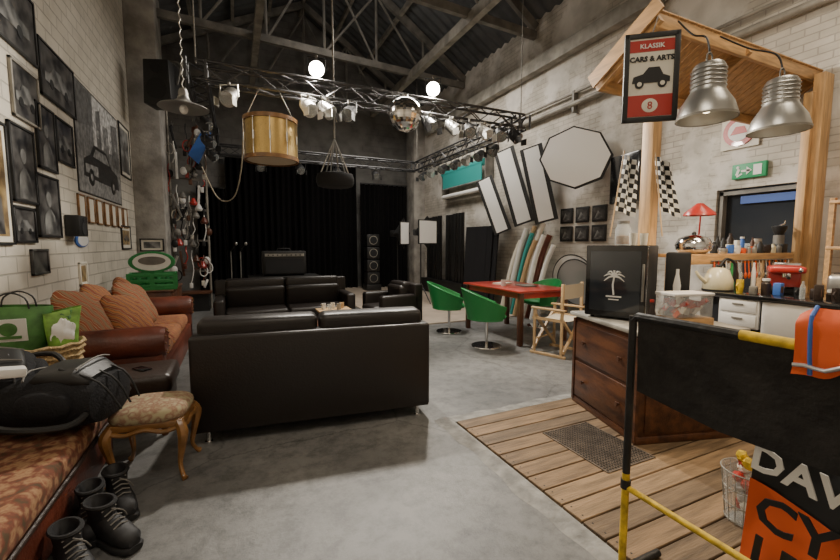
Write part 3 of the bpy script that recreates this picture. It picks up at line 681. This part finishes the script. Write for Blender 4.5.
# softboxes on right wall
def wsoft(name,c,w,h,tilt,yaw,n=4,depth=.35,rim=.8,frontrot=0):
    b=B(name,c,rot=(0,rad(tilt),rad(yaw)))
    if n==4: P=[(-w/2,-h/2),(w/2,-h/2),(w/2,h/2),(-w/2,h/2)]
    else: P=[(w/2*math.cos(2*pi*(k+.5)/n),h/2*math.sin(2*pi*(k+.5)/n)) for k in range(n)]
    b.poly([(0,p,q) for p,q in P],(.05,0,0),'black');b.poly([(-.008,p*rim,q*(.96 if n==4 else .95)) for p,q in P],(.006,0,0),'softw')
    bm=bmesh.new();a=[bm.verts.new((.05,p,q)) for p,q in P];e_=[bm.verts.new((depth,p*.2,q*.15)) for p,q in P]
    for i in range(len(P)):
        j=(i+1)%len(P);bm.faces.new((a[i],a[j],e_[j],e_[i]))
    bm.faces.new(e_);b.add(bm,'black',smooth=False)
    b.cyl((depth-.02,0,0),(depth+.08,0,0),.06,'steel_l');return b
def put(b,rx_=0):
    o=b.done();o.rotation_euler.rotate_axis('X',rad(rx_));return o
put(wsoft('octagonal_softbox',(5.62,5.55,3.08),1.32,1.12,6,30,8,.25,.94),22)
put(wsoft('strip_softbox',(5.68,6.55,2.75),.46,1.6,4,36,4,.22,.66),-14)
put(wsoft('strip_softbox',(5.64,7.3,2.8),.46,1.75,4,36,4,.24,.66),-18)
put(wsoft('strip_softbox',(5.62,8.05,2.45),.42,1.4,4,36,4,.24,.66),-22)
b=B('backdrop_roll');b.cyl((5.85,8.75,3.62),(5.85,11.0,3.62),.09,'teal',seg=20)
b.box((5.78,9.85,3.36),(.02,2.1,.44),'teal');b.cyl((5.77,8.8,3.15),(5.77,10.9,3.15),.025,'steel')
b.cyl((5.85,8.7,3.9),(5.85,11.1,3.9),.08,'paper',seg=20);b.cyl((5.85,8.7,2.95),(5.85,11.0,2.95),.06,'softw',seg=20)
for y in (8.72,11.05): b.box((5.95,y,3.5),(.24,.04,1.2),'steel')
b.done()
b=B('striped_folding_screen')
for i in range(16): b.box((5.6+(.12 if (i//4)%2 else 0),9.4+i*.16,1.4),(.04,.11,1.95),'black' if i%2 else 'blackm',bev=.01)
for i in range(16): b.box((5.66+(.12 if (i//4)%2 else 0),9.48+i*.16,1.45),(.02,.05,1.8),'paper')
b.box((5.65,10.6,.24),(.3,2.6,.42),'black');b.done()
b=B('black_flag_panel',(5.75,8.55,0.024));
for i in range(4): b.box((-.05*i,.22*i-.3,1.0),(.03,.5,1.9),'fabric_b',rot=(0,4,10*i-10))
b.done()
b=B('backdrop_tube_bundle',(5.6,6.6,0))
for i,(c,x,y,r,h) in enumerate([('paper',0,0,.06,1.95),('teal',.1,.15,.05,1.8),('beech',.05,.3,.05,1.9),('white',-.08,.4,.06,1.85),('leather_b',0,-.2,.055,1.7),('teal',-.1,.2,.045,1.75),('paper',.12,-.1,.06,1.7),('beech',-.14,.05,.05,1.6),('softw',-.15,-.2,.05,1.7),('steel_l',.05,.5,.04,1.75),('softw',-.05,-.38,.05,1.5),('paper',-.12,.55,.05,1.6)]):
    b.tube([(x-.16,y+.1,0),(x-.08,y,h*.4),(x+.07,y-.02,h*.75),(x+.17,y-.12,h)],r,c,seg=12,sub=3)
b.done()
b=B('round_reflector',(5.9,5.75,.82),rot=(0,rad(-8),rad(5)))
for k,rr in enumerate((.5,.44)):
    b.lathe((-.05*k,-.1*k,-.02*k),[(0,.004),(rr,.004),(rr,-.004),(0,-.004)],'softw' if k==0 else 'silver',rot=(0,90,0),seg=40)
    b.tube([(-.05*k,-.1*k+rr*math.cos(2*pi*t/36),-.02*k+rr*math.sin(2*pi*t/36)) for t in range(36)],.012,'black',closed=True)
for y in (-.3,.3): b.cyl((-.03,y,-.35),(-.15,y,-.79),.012,'steel')
b.done()
for y in (5.35,5.75,6.15):
    for z in (1.72,2.08):
        b=B('picture_frame',(XR-.02,y,z));b.box((0,0,0),(.03,.32,.3),'black',bev=.005);b.box((-.017,0,0),(.004,.26,.22),'photo_d');b.poly([(-.02,-.09,-.08),(-.02,.09,-.08),(-.02,.02,.06)],(-.001,0,0),'photo_l');b.done()
b=B('exit_sign',(XR-.03,3.01,2.46));b.box((0,0,0),(.05,.38,.19),'exit',bev=.006)
b.box((-.028,-.1,0),(.004,.09,.13),'white');b.box((-.031,.03,0),(.004,.1,.025),'white');b.poly([(-.029,.02,.05),(-.029,-.04,0),(-.029,.02,-.05)],(-.004,0,0),'white')
b.ell((-.028,.12,.05),(.005,.02,.02),'white');b.box((-.028,.12,-.01),(.004,.03,.08),'white',rot=(20,0,0));b.box((-.028,.1,-.05),(.004,.07,.02),'white',rot=(-30,0,0));b.done()
b=B('round_wall_sign',(XR-.03,3.15,2.99));b.box((.005,0,0),(.015,.44,.44),'paper');b.lathe((0,0,0),[(0,.02),(.19,.02),(.195,0),(0,-.01)],'red',rot=(0,-90,0),seg=36);b.lathe((-.003,0,0),[(0,.02),(.13,.02),(.13,0)],'white',rot=(0,-90,0),seg=36)
b.poly([(-.025,.1,-.04),(-.025,-.1,-.04),(-.025,-.06,.05),(-.025,.04,.06)],(-.002,0,0),'red');b.done()
# ------------------------------------------------------------------ dining
b=B('dining_table',(4.22,5.42,0));b.box((0,0,.81),(1.0,1.6,.035),'redt',bev=.012);b.box((0,0,.75),(.88,1.48,.09),'redt')
for x in (-.43,.43):
    for y in (-.73,.73): b.box((x,y,.4),(.07,.07,.8),'darkwood',bev=.006)
b.done()
b=B('table_clutter',(4.2,5.5,.8275));b.box((0,.2,.01),(.3,.2,.02),'paper',rot=(0,0,20));b.box((.1,-.3,.012),(.22,.3,.02),'steel',rot=(0,0,-10));b.lathe((-.2,-.1,0),[(0,0),(.04,0),(.045,.1),(.04,.1),(.036,.01)],'white');b.done()
def tub(loc,rz):
    b=B('green_tub_chair',loc,rz)
    b.lathe((0,0,0),[(0,.02),(.06,.02),(.22,.012),(.225,0)],'chrome',seg=32);b.cyl((0,0,.02),(0,0,.42),.024,'chrome')
    b.ell((0,0,.47),(.27,.26,.06),'green',e=(.7,.8));
    def sh(off):
        def f(u,v):
            a=-rad(130)+rad(260)*u;rr=.265+.08*v+off
            top=.44*(.42+.58*max(0,math.cos(a*.68))**1.3)
            return V((rr*math.sin(a),rr*math.cos(a)+.02*v,.42+v*top))
        return f
    b.grid(sh(0),28,8,'green');b.grid(sh(.022),28,8,'green')
    P=[(sh(.011)(i/28,1)) for i in range(29)];b.tube(P,.014,'green');P=[(sh(.011)(i/28,0)) for i in range(29)];b.tube(P,.016,'green')
    for e_ in (0,1): b.tube([sh(.011)(e_,j/6) for j in range(7)],.013,'green')
    b.lathe((0,0,.38),[(0,.0),(.12,.0),(.275,.05),(.29,.07)],'green');b.done()
tub((3.34,6.05,0),65);tub((3.36,4.93,0),70);tub((5.08,5.75,0),-90)
b=B('director_chair',(4.05,4.2,0),18)
for y in (-.22,.22):
    b.box((0,y,.3),(.03,.035,.72),'beech',rot=(0,48,0));b.box((0,y+.035*(1 if y<0 else -1),.3),(.03,.03,.72),'beech',rot=(0,-48,0))
for x in (-.27,.27):
    b.box((x,0,.0185),(.035,.52,.035),'beech',bev=.004);b.box((x,0,.64),(.06,.5,.025),'beech',bev=.006);b.box((x,0,.5),(.03,.46,.035),'beech')
    b.box((x,.2,.58),(.03,.035,.14),'beech')
    b.box((x,-.2,.74),(.03,.04,.5),'beech',bev=.004)
    b.box((x,.2,.26),(.028,.03,.45),'beech');b.box((x,-.2,.26),(.028,.03,.45),'beech')
b.grid(lambda u,v:V((-.27+.54*u,-.2+.4*v,.5-.03*math.sin(pi*u))),10,2,'canvas');b.grid(lambda u,v:V((-.27+.54*u,-.2-.03*math.sin(pi*u)-.018,.79+.19*v)),10,2,'canvas')
b.cyl((-.27,.21,.2),(.27,.21,.2),.012,'beech');b.done()
# ------------------------------------------------------------------ chest and fridge
DK=.0208
b=B('drawer_chest',(3.17,2.23,DK),-16)
CH=.83
b.box((0,0,CH/2+.02),(.84,.88,CH-.04),'chestwood',bev=.012)
b.box((0,0,.03),(.86,.9,.06),'chestwood',bev=.008);b.box((0,0,CH+.01),(.92,.96,.035),'chesttop',bev=.008)
for k in range(2):
    z=.24+k*.36
    b.box((-.425,0,z),(.02,.8,.33),'chestwood',bev=.008)
    for y in (-.25,.25): b.lathe((-.435,y,z),[(0,.03),(.018,.03),(.02,.02),(.01,.01),(.012,0)],'darkwood',rot=(0,-90,0),seg=14)
for y in (-.43,.43): b.box((-.425,y,CH/2),(.024,.03,CH-.06),'chestwood')
b.box((0,-.445,CH/2),(.72,.016,CH-.16),'chestwood',bev=.006)
b.done()
TOP=DK+CH+.0275
b=B('mini_fridge',(3.05,2.42,TOP),24)
b.box((.0,0,.32),(.36,.47,.6),'black',bev=.012);b.box((-.2,0,.32),(.045,.47,.6),'blackg',bev=.01);b.box((-.225,0,.32),(.006,.39,.5),'screen',bev=.002)
for x in (-.15,.15):
    for y in (-.19,.19): b.cyl((x,y,0),(x,y,.03),.018,'rubber')
b.box((-.23,-.215,.32),(.03,.015,.3),'steel',bev=.005)
zp=.27
b.tube([(-.231,0,zp-.06),(-.231,.008,zp+.02),(-.231,0,zp+.09)],.007,'softw',sub=3,seg=5)
for a in (-75,-38,0,38,75,112,-112):
    r_=rad(a);b.tube([(-.232,0,zp+.09),(-.232,.04*math.sin(r_),zp+.09+.04*math.cos(r_)+.012),(-.232,.085*math.sin(r_),zp+.09+.06*math.cos(r_)-.015)],[.006,.008,.002],'softw',sub=3,seg=5)
b.box((-.231,0,zp-.075),(.003,.12,.012),'softw');b.box((-.231,0,zp-.1),(.003,.08,.008),'softw');b.done()
b=B('bottle_cooler',(3.46,2.2,TOP),32);b.box((0,0,.28),(.18,.18,.56),'black',bev=.015);b.lathe((-.092,0,.1),[(0,0),(.03,0),(.032,.08),(.026,.13),(.03,.18),(.012,.28),(.012,.32),(0,.32)],'softw',seg=14,sc=(.3,1,1));b.done()
FT=TOP+.62
b=B('glass_jar',(3.09,2.46,FT));b.lathe((0,0,0),[(0,0),(.06,0),(.065,.02),(.065,.14),(.045,.17),(.045,.19),(0,.19)],'glass',seg=20);b.lathe((0,0,0),[(0,.01),(.055,.01),(.055,.08),(0,.09)],'goldwood',seg=16);b.cyl((0,0,.19),(0,0,.21),.05,'steel');b.done()
b=B('drinking_glasses',(2.98,2.32,FT))
for i in range(4): b.lathe((.02+.065*i,-.03+.05*(i%2),0),[(0,0),(.025,0),(.032,.1),(.029,.1),(.022,.01),(0,.01)],'glass' if i%2 else 'paper',seg=14)
b.done()
b=B('storage_organizer',(3.13,1.93,TOP),-14)
b.box((0,0,.035),(.36,.2,.07),'pine',bev=.006);b.box((0,0,.16),(.34,.19,.17),'plastic',bev=.01);b.box((0,0,.25),(.35,.2,.02),'softw',bev=.005)
for i in range(26): b.box((random.uniform(-.14,.14),random.uniform(-.08,.08),random.uniform(.09,.22)),(.05,.03,.05),random.choice(['red','white','orange','paper','red','red']),rot=(random.uniform(0,60),0,random.uniform(0,90)))
b.done()
b=B('sauce_bottle',(2.86,2.0,TOP));b.lathe((0,0,0),[(0,0),(.028,0),(.03,.1),(.013,.15),(.013,.19),(0,.19)],'leather_d',seg=16);b.lathe((0,0,.03),[(.0305,0),(.0305,.06)],'yellow',seg=16);b.cyl((0,0,.19),(0,0,.21),.015,'red');b.done()
# ------------------------------------------------------------------ canopy
b=B('bar_canopy')
yF,zF,yK,zK,xa,xb=2.36,3.46,2.98,3.10,3.27,6.08
ang=math.degrees(math.atan2(zF-zK,yK-yF));Ls=math.hypot(yK-yF,zF-zK)
n=22
for i in range(n):
    x=xa+(xb-xa)*(i+.5)/n;b.box((x,(yF+yK)/2,(zF+zK)/2),((xb-xa)/n-.008,Ls,.022),'piney',rot=(-ang,0,0),bev=.003,seg=1)
b.box(((xa+xb)/2,yF+.03,zF-.07),(xb-xa,.04,.13),'pine',bev=.004);b.box(((xa+xb)/2,yK-.03,zK-.05),(xb-xa,.04,.1),'pine',bev=.004)
for x in (xa+.02,4.6,xb-.04): b.box((x,(yF+yK)/2,(zF+zK)/2-.06),(.045,Ls,.1),'piney',rot=(-ang,0,0))
b.box((xa-.03,(yF+yK)/2,(zF+zK)/2+.01),(.02,Ls+.08,.14),'piney',rot=(-ang,0,0))
b.box((3.79,2.74,1.6),(.12,.12,3.15),'pinez',bev=.006);b.box((3.56,2.57,3.12),(.6,.06,.08),'pine')
b.box((5.95,2.3,1.7),(.2,.1,3.34),'pinez',bev=.006);b.box((5.82,2.36,1.6),(.06,.08,3.15),'pinez',bev=.006)
b.done()
b=B('pine_shelf')
b.box((4.79,2.52,1.395),(1.82,.34,.035),'pine',bev=.004);b.box((4.79,2.345,1.36),(1.82,.02,.09),'pine',bev=.003)
for x in (3.95,5.62): b.box((x,2.6,.7),(.05,.05,1.35),'pine')
b.done()
b=B('framed_event_poster',(3.13,2.30,2.86),-38)
w,h=.41,.7
for z in (-h/2+.02,h/2-.02): b.box((0,0,z),(w,.03,.04),'black',bev=.004)
for x in (-w/2+.02,w/2-.02): b.box((x,0,0),(.04,.03,h),'black',bev=.004)
b.box((0,.005,0),(w-.04,.015,h-.04),'paper');b.box((0,-.004,.25),(.33,.004,.09),'red');b.box((0,-.004,-.22),(.33,.004,.17),'red')
b.text('CARS & ARTS',(0,-.008,.13),(1,0,0),(0,0,1),.055,'black',bold=.002)
b.text('KLASSIK',(0,-.009,.23),(1,0,0),(0,0,1),.05,'white',bold=.001)
b.poly([(-.14,-.006,-.04),(-.13,-.006,.01),(-.06,-.006,.03),(-.02,-.006,.08),(.06,-.006,.08),(.09,-.006,.02),(.14,-.006,.0),(.14,-.006,-.04)],(0,-.004,0),'black')
for x in (-.085,.085): b.cyl((x,-.004,-.05),(x,-.014,-.05),.033,'black');b.cyl((x,-.012,-.05),(x,-.016,-.05),.018,'paper')
b.ell((0,-.008,-.22),(.06,.004,.055),'paper');b.text('8',(0,-.014,-.25),(1,0,0),(0,0,1),.085,'red')
b.cyl((0,0,h/2),(.05,.05,h/2+.15),.004,'steel');b.done()
def flag(loc,rz,lean):
    b=B('checkered_flag',loc,rz);nx,nz=5,12
    w,h=.15,.5
    for c,par in (('softw',0),('black',1)):
        bm=bmesh.new()
        for i in range(nx):
            for j in range(nz):
                if (i+j)%2!=par: continue
                def P(i,j):
                    u=i/nx;v=j/nz
                    return V((-w/2+w*u*(1.15-.3*v)+lean*(v-.5)*.2,.03*math.sin(u*11+v*2),-h/2+h*v-.08*u))
                q=[(0,0),(.5,0),(1,0),(1,.5),(1,1),(.5,1),(0,1),(0,.5)]
                bm.faces.new([bm.verts.new(P(i+a,j+c_)) for a,c_ in q])
        b.add(bm,c)
    b.cyl((-w/2-lean*.2,0,-.5),(-w/2+lean*.11,0,h/2+.03),.006,'beech');b.done()
flag((3.30,2.60,2.08),-35,.3);flag((3.68,2.49,2.08),-35,-.3)
def pend(loc,top):
    b=B('industrial_pendant_lamp',loc)
    q=.84
    b.lathe((0,0,0),[(0,.4),(.05,.4),(.09,.385),(.105,.36),(.11,.2),(.125,.17),(.2*q,.1),(.225*q,.03),(.23*q,0),(.222*q,0),(.215*q,.03),(.19*q,.09),(.11,.16),(.1,.2),(0,.2)],'alu',seg=40)
    for z in (.22,.25,.28,.31,.34): b.tube([(.111*math.cos(2*pi*k/30),.111*math.sin(2*pi*k/30),z) for k in range(30)],.004,'alu',closed=True,seg=5)
    b.lathe((0,0,.0),[(.234*q,-.004),(.234*q,.012),(.226*q,.012)],'steel_l',seg=40)
    b.ell((0,0,.1),(.045,.045,.06),'bulbw');b.cyl((0,0,.14),(0,0,.2),.03,'white')
    b.tube([(-.03,0,.4),(-.03,0,.45),(.0,0,.47),(.03,0,.45),(.03,0,.4)],.006,'steel',sub=3)
    t=V(top)-V(loc)
    b.tube([(0,0,.46),(.02,t.y*.1,.6),(t.x*.5,t.y*.5,t.z*.75),(t.x,t.y,t.z)],.007,'black',sub=6)
    b.done()
pend((3.2,1.89,2.43),(3.5,2.34,3.4));pend((3.86,1.74,2.38),(4.1,2.34,3.4))
# kitchen counter
b=B('kitchen_counter',(0,0,0))
kx0,kx1,ky0,ky1,kz=3.9,4.55,.3,2.3,1.08
b.box(((kx0+kx1)/2,(ky0+ky1)/2,kz-.02),(kx1-kx0+.06,ky1-ky0,.04),'blackg',bev=.006)
b.box(((kx0+kx1)/2+.02,(ky0+ky1)/2,.545),(kx1-kx0-.06,ky1-ky0-.04,1.03),'dark')
b.box((kx0,1.94,.92),(.03,.3,.24),'white',bev=.004);
for z in (.86,.98): b.box((kx0-.017,1.94,z),(.012,.27,.1),'white',bev=.004);b.box((kx0-.026,1.94,z+.02),(.012,.08,.012),'steel')
b.box((kx0,1.6,.9),(.03,.34,.3),'white',bev=.004);b.box((kx0,1.1,.5),(.03,.5,.9),'white',bev=.004)
b.box((kx0,2.0,.3),(.03,.5,.45),'white',bev=.004)
b.done()
b=B('cream_kettle',(4.05,2.2,kz));b.lathe((0,0,0),[(0,0),(.11,0),(.12,.02),(.115,.1),(.08,.19),(.05,.21),(0,.215)],'cream',seg=28);b.ell((0,0,.225),(.015,.015,.015),'black')
b.tube([(-.1,.05,.08),(-.15,.08,.13),(-.17,.1,.18)],[.02,.016,.012],'cream',sub=3);b.tube([(.02,0,.2),(.06,-.02,.29),(.13,-.06,.25),(.13,-.06,.1),(.1,-.05,.05)],.012,'black',sub=4);b.lathe((0,0,0),[(.0,.0),(.122,0),(.122,.015)],'black');b.done()
b=B('espresso_machine',(4.4,1.85,kz),-60)
b.box((0,.03,.025),(.24,.24,.05),'black',bev=.012);b.box((0,.08,.11),(.22,.12,.16),'red',bev=.02,seg=3);b.box((0,0,.205),(.24,.24,.06),'red',bev=.02,seg=3);b.box((0,-.05,.055),(.17,.12,.012),'chrome');b.cyl((0,-.05,.175),(0,-.05,.14),.03,'chrome');b.cyl((0,-.06,.15),(0,-.18,.14),.012,'black');b.ell((.08,-.12,.205),(.018,.01,.018),'chrome');b.box((0,.02,.25),(.18,.16,.03),'chrome',bev=.01);b.done()
b=B('toaster',(4.4,1.42,kz));b.box((0,0,.1),(.2,.26,.18),'alu',bev=.04,seg=3);b.box((0,0,.192),(.1,.2,.006),'black');b.box((0,-.14,.12),(.03,.02,.02),'black');b.done()
cc=['glass','white','red','steel_l','paper','darkwood','green','leather_d','cream','black','orange','blue','alu','yellow']
def item(b,x,y,z,c,k,r_,hh):
    if k==0: b.lathe((x,y,z),[(0,0),(r_*.8,0),(r_,hh*.5),(r_*.9,hh),(r_*.8,hh),(r_*.6,.01)],c,seg=14);b.tube([(x-r_,y,z+hh*.75),(x-r_-.025,y,z+hh*.55),(x-r_,y,z+hh*.25)],.005,c,sub=3)
    elif k==1: b.lathe((x,y,z),[(0,0),(r_*.7,0),(r_*.7,hh),(r_*.3,hh*1.3),(r_*.3,hh*1.5),(0,hh*1.5)],c,seg=12)
    elif k==2: b.box((x,y,z+hh/2),(r_*1.7,r_*1.3,hh),c,bev=.006,rot=(0,0,random.uniform(-20,20)));b.box((x-r_*.2,y-r_*.66,z+hh/2),(r_,.004,hh*.5),random.choice(cc))
    else: b.lathe((x,y,z),[(0,0),(r_*.8,0),(r_*.85,hh*.8),(r_*.6,hh*.9),(r_*.65,hh),(0,hh*1.05)],c,seg=14);b.cyl((x,y,z+hh),(x,y,z+hh+.02),r_*.7,random.choice(['red','black','alu','white']),seg=12)
b=B('counter_clutter')
for row,x in enumerate((4.02,4.12,4.42,4.5)):
    y=2.0-.05*row if row<2 else 2.1
    while y>.45:
        ok=not (row>=2 and 1.15<y<2.08)
        if ok and random.random()<.85: item(b,x+random.uniform(-.02,.02),y,kz,random.choice(cc),random.randrange(4),random.uniform(.025,.045),random.uniform(.05,.12) if row<2 else random.uniform(.12,.22))
        y-=random.uniform(.09,.13)
b.done()
b=B('glass_bottles',(4.36,2.2,kz))
for i in range(4): b.lathe((.06*i-.1,.03,0),[(0,0),(.028,0),(.028,.14),(.012,.2),(.012,.25),(0,.25)],['glass','green','leather_d','glass'][i],seg=14)
b.done()
SZ=1.4125
b=B('shelf_tableware',(0,0,SZ))
for row in (2.42,2.5,2.6):
    xs=4.5
    while xs<5.6:
        r_=random.uniform(.028,.05);item(b,xs,row,0,random.choice(cc+['steel','black','darkwood']),random.randrange(4),r_,random.uniform(.05,.1) if row<2.55 else random.uniform(.1,.2))
        xs+=r_*2+.04
b.done()
b=B('chrome_helmet_pot',(4.12,2.48,SZ));b.lathe((0,0,0),[(0,0),(.1,0),(.15,.04),(.16,.09),(.13,.15),(.06,.185),(0,.19)],'chrome',seg=28);b.ell((0,0,.2),(.02,.02,.02),'black');b.done()
b=B('red_desk_lamp',(4.38,2.6,SZ));b.lathe((0,0,0),[(0,.02),(.055,.015),(.055,0)],'red');b.tube([(0,0,.02),(.02,0,.2),(-.02,-.03,.46),(-.12,-.08,.5)],.008,'red',sub=4);b.lathe((-.16,-.1,.38),[(.03,.12),(.05,.1),(.13,.03),(.14,0)],'red',rot=(0,0,0),seg=24);b.ell((-.16,-.1,.42),(.03,.03,.03),'white');b.done()
b=B('coffee_grinder',(5.64,2.46,SZ));b.box((0,0,.05),(.1,.14,.1),'black',bev=.01);b.cyl((0,0,.1),(0,0,.2),.05,'steel');b.lathe((0,0,.2),[(.04,0),(.07,.08),(.07,.1),(0,.11)],'black');b.tube([(0,0,.31),(.1,0,.33),(.1,0,.37)],.008,'chrome');b.done()
b=B('hanging_utensils',(0,0,0))
for i in range(22):
    x=4.2+i*.065;c=random.choice(['chrome','red','black','beech','white','orange']);b.cyl((x,2.325,1.34),(x,2.31,1.22-random.uniform(0,.06)),.006,c);b.ell((x,2.31,1.19),(.022,.01,.035),c,nu=10,nv=8)
b.cyl((4.15,2.325,1.345),(5.65,2.325,1.345),.006,'steel')
b.done()
b=B('storage_shelf_unit',(5.6,1.2,DK))
for z in (.1,.55,1.0,1.45,1.9): b.box((0,0,z),(.5,1.5,.03),'pine',bev=.003)
for y in (-.73,.73):
    for x in (-.22,.22): b.box((x,y,.97),(.05,.04,1.94),'pine')
for z in (.115,.565,1.015,1.465,1.915):
    y=-.6
    while y<.65:
        item(b,random.uniform(-.12,.05),y,z,random.choice(cc),random.randrange(4),random.uniform(.05,.08),random.uniform(.12,.24));y+=random.uniform(.16,.22)
b.done()
# ------------------------------------------------------------------ barrier
BX=1.53
b=B('steel_crowd_barrier')
b.cyl((BX,1.15,.02),(BX,1.15,.5),.016,'yellow');b.cyl((BX,1.15,.5),(BX,1.15,1.2),.016,'blackm');b.cyl((BX,1.15,.43),(BX,1.15,.47),.021,'blackm')
b.tube([(BX,1.15,1.18),(BX,1.13,1.2),(BX,.75,1.2)],.017,'blackm');b.cyl((BX,.75,1.2),(BX,.3,1.2),.0175,'yellow');b.cyl((BX,.3,1.2),(BX,-.35,1.2),.017,'blackm')
b.cyl((BX,1.15,.435),(BX,-.35,.435),.013,'yellow')
b.cyl((BX,-.35,.02),(BX,-.35,1.2),.017,'blackm')
b.poly([(BX+.003,1.13,1.19),(BX+.003,-.33,1.19),(BX+.003,-.33,.86),(BX+.003,.8,.84),(BX+.003,1.12,.88)],(.006,0,0),'blackm')
for y in (1.15,-.35): b.cyl((BX-.25,y,.038),(BX+.25,y,.038),.017,'blackm')
b.done()
b=B('orange_safety_vest',(BX,.40,1.219))
def vest(u,v):
    s_=(v-.5)*2; d=abs(s_)
    return V((.03*math.copysign(1,s_)*min(1,d*5)+.02*math.sin(u*14+v*6)*d,.2-.5*u,.075*max(0,1-d*1.6)*(1+.4*math.sin(u*9))-.11*max(0,d-.25)*(1+.3*math.sin(u*11+1))+.006*math.sin(u*30)))
b.grid(vest,36,24,'orange');b.tube([vest(i/20,.1)+V((-.004,0,0)) for i in range(21)],.006,'silver');b.tube([vest(.08,j/12)+V((0,.003,.003)) for j in range(13)],.006,'blue');b.done()
b=B('biker_banner',(1.62,.43,.84))
def ban(u,v): return V((.022*math.sin(u*9+v*2)+.012*math.sin(u*23+v*3)*v+.01,.3-.62*u+.05*v*(1-u),-.68*v-.03*u))
b.grid(ban,40,14,'black');
b.cyl((.01,.3,.01),(.01,-.33,.01),.008,'blackm')
for y in (.28,-.3): b.tube([(.01,y,.01),(-.04,y,.05),(-.078,y,.08)],.004,'steel')
def wtext(t,y,z,s_,m):
    b.text(t,(-.032,y,z),(0,-1,-.1),(0,-.1,1),s_,m,bold=.003,ext=.003)
wtext('DAVIDSON',-.02,-.13,.125,'softw')
b.grid(lambda u,v:ban(u,.24+.74*v)+V((-.008,0,-.035*math.sin(u*pi))),40,14,'orange')
wtext('CYCLES',.0,-.31,.16,'black');wtext('LEGEND',.0,-.46,.15,'black');wtext('MOTOR',-.0,-.61,.15,'softw')
b.done()
b=B('waste_bin',(2.44,1.12,DK));b.lathe((0,0,0),[(0,.005),(.085,.005),(.11,.28),(.117,.29),(.117,.28)],'plastic',seg=24)
for z,r_ in ((.015,.087),(.1,.095),(.19,.103),(.285,.116)): b.tube([(r_*math.cos(2*pi*k/24),r_*math.sin(2*pi*k/24),z) for k in range(24)],.0035,'steel_l',closed=True,seg=5)
for k in range(16):
    a=2*pi*k/16;b.cyl((.085*math.cos(a),.085*math.sin(a),.0),(.115*math.cos(a),.115*math.sin(a),.285),.0022,'steel_l',seg=5)
for i in range(18): b.ell((random.uniform(-.045,.045),random.uniform(-.045,.045),.04+i*.018),(.038,.03,.025),random.choice(['silver','paper','yellow','red','softw','steel_l']),jit=.25,rot=(random.uniform(0,90),random.uniform(0,90),0),nu=10,nv=7)
b.done()
# ------------------------------------------------------------------ fixtures & lights
def fix(loc,L):  # added tube fixtures, out of view, to house the area fills
    b=B('added_fill_fixture',loc);b.box((0,0,0),(.2,L,.06),'white',bev=.01);b.cyl((0,-L/2+.03,-.05),(0,L/2-.03,-.05),.018,'bulbw')
    for s_ in (-1,1): b.cyl((0,s_*L*.4,.03),(0,s_*L*.4,.7),.006,'steel')
    b.done()
fix((.3,.3,5.2),1.5);fix((4.4,1.2,5.1),1.5);
def light(kind,loc,e,col=(1,.94,.84),size=.2,rot=(0,0,0),**k):
    l=bpy.data.lights.new(kind.lower()+'_lamp',kind);l.energy=e;l.color=col
    if kind=='AREA': l.shape='RECTANGLE';l.size=size;l.size_y=k.get('sy',size)
    else: l.shadow_soft_size=size
    if kind=='SPOT': l.spot_size=rad(k.get('ang',120));l.spot_blend=.6
    o=bpy.data.objects.new(l.name,l);bpy.context.scene.collection.objects.link(o);o.location=loc;o.rotation_euler=rot
    if 'aim' in k: o.rotation_euler=(V(k['aim'])-V(loc)).to_track_quat('-Z','Y').to_euler()
    return o
light('SPOT',(1.10,5.72,3.87),720,(1,.92,.8),.09,aim=(.4,1.5,0),ang=155)
light('SPOT',(2.84,5.68,3.87),720,(1,.92,.8),.09,aim=(2.2,1.5,0),ang=155)
light('AREA',(.3,.3,5.1),62,(1,.89,.74),1.2,sy=1.8)  # added overhead fill for the foreground
light('AREA',(4.2,1.2,5.0),62,(1,.86,.67),1.2,sy=1.8)  # added overhead fill, warmer, for the bar side
light('AREA',(3.4,8.2,5.6),290,(1,.93,.83),2.0,sy=3)  # added fill above the stage area, has no visible source
light('POINT',(2.3,8.0,6.6),60,(1,.93,.85),.4)  # added fill to brighten the roof steel, no lamp modelled
light('SPOT',(3.2,1.89,2.45),50,(1,.78,.52),.06,aim=(3.2,1.9,0),ang=140)
light('SPOT',(3.86,1.74,2.4),50,(1,.78,.52),.06,aim=(3.86,1.75,0),ang=140)
w=bpy.data.worlds.new('world');bpy.context.scene.world=w;w.use_nodes=True;w.node_tree.nodes['Background'].inputs[0].default_value=(.5,.55,.65,1);w.node_tree.nodes['Background'].inputs[1].default_value=.1
# ------------------------------------------------------------------ camera
c=bpy.data.cameras.new('camera');c.sensor_width=36;c.lens=400/840*36;c.clip_start=.05
o=bpy.data.objects.new('camera',c);bpy.context.scene.collection.objects.link(o);o.location=(0,0,1.5);o.rotation_euler=(rad(85),0,rad(-24.7));bpy.context.scene.camera=o
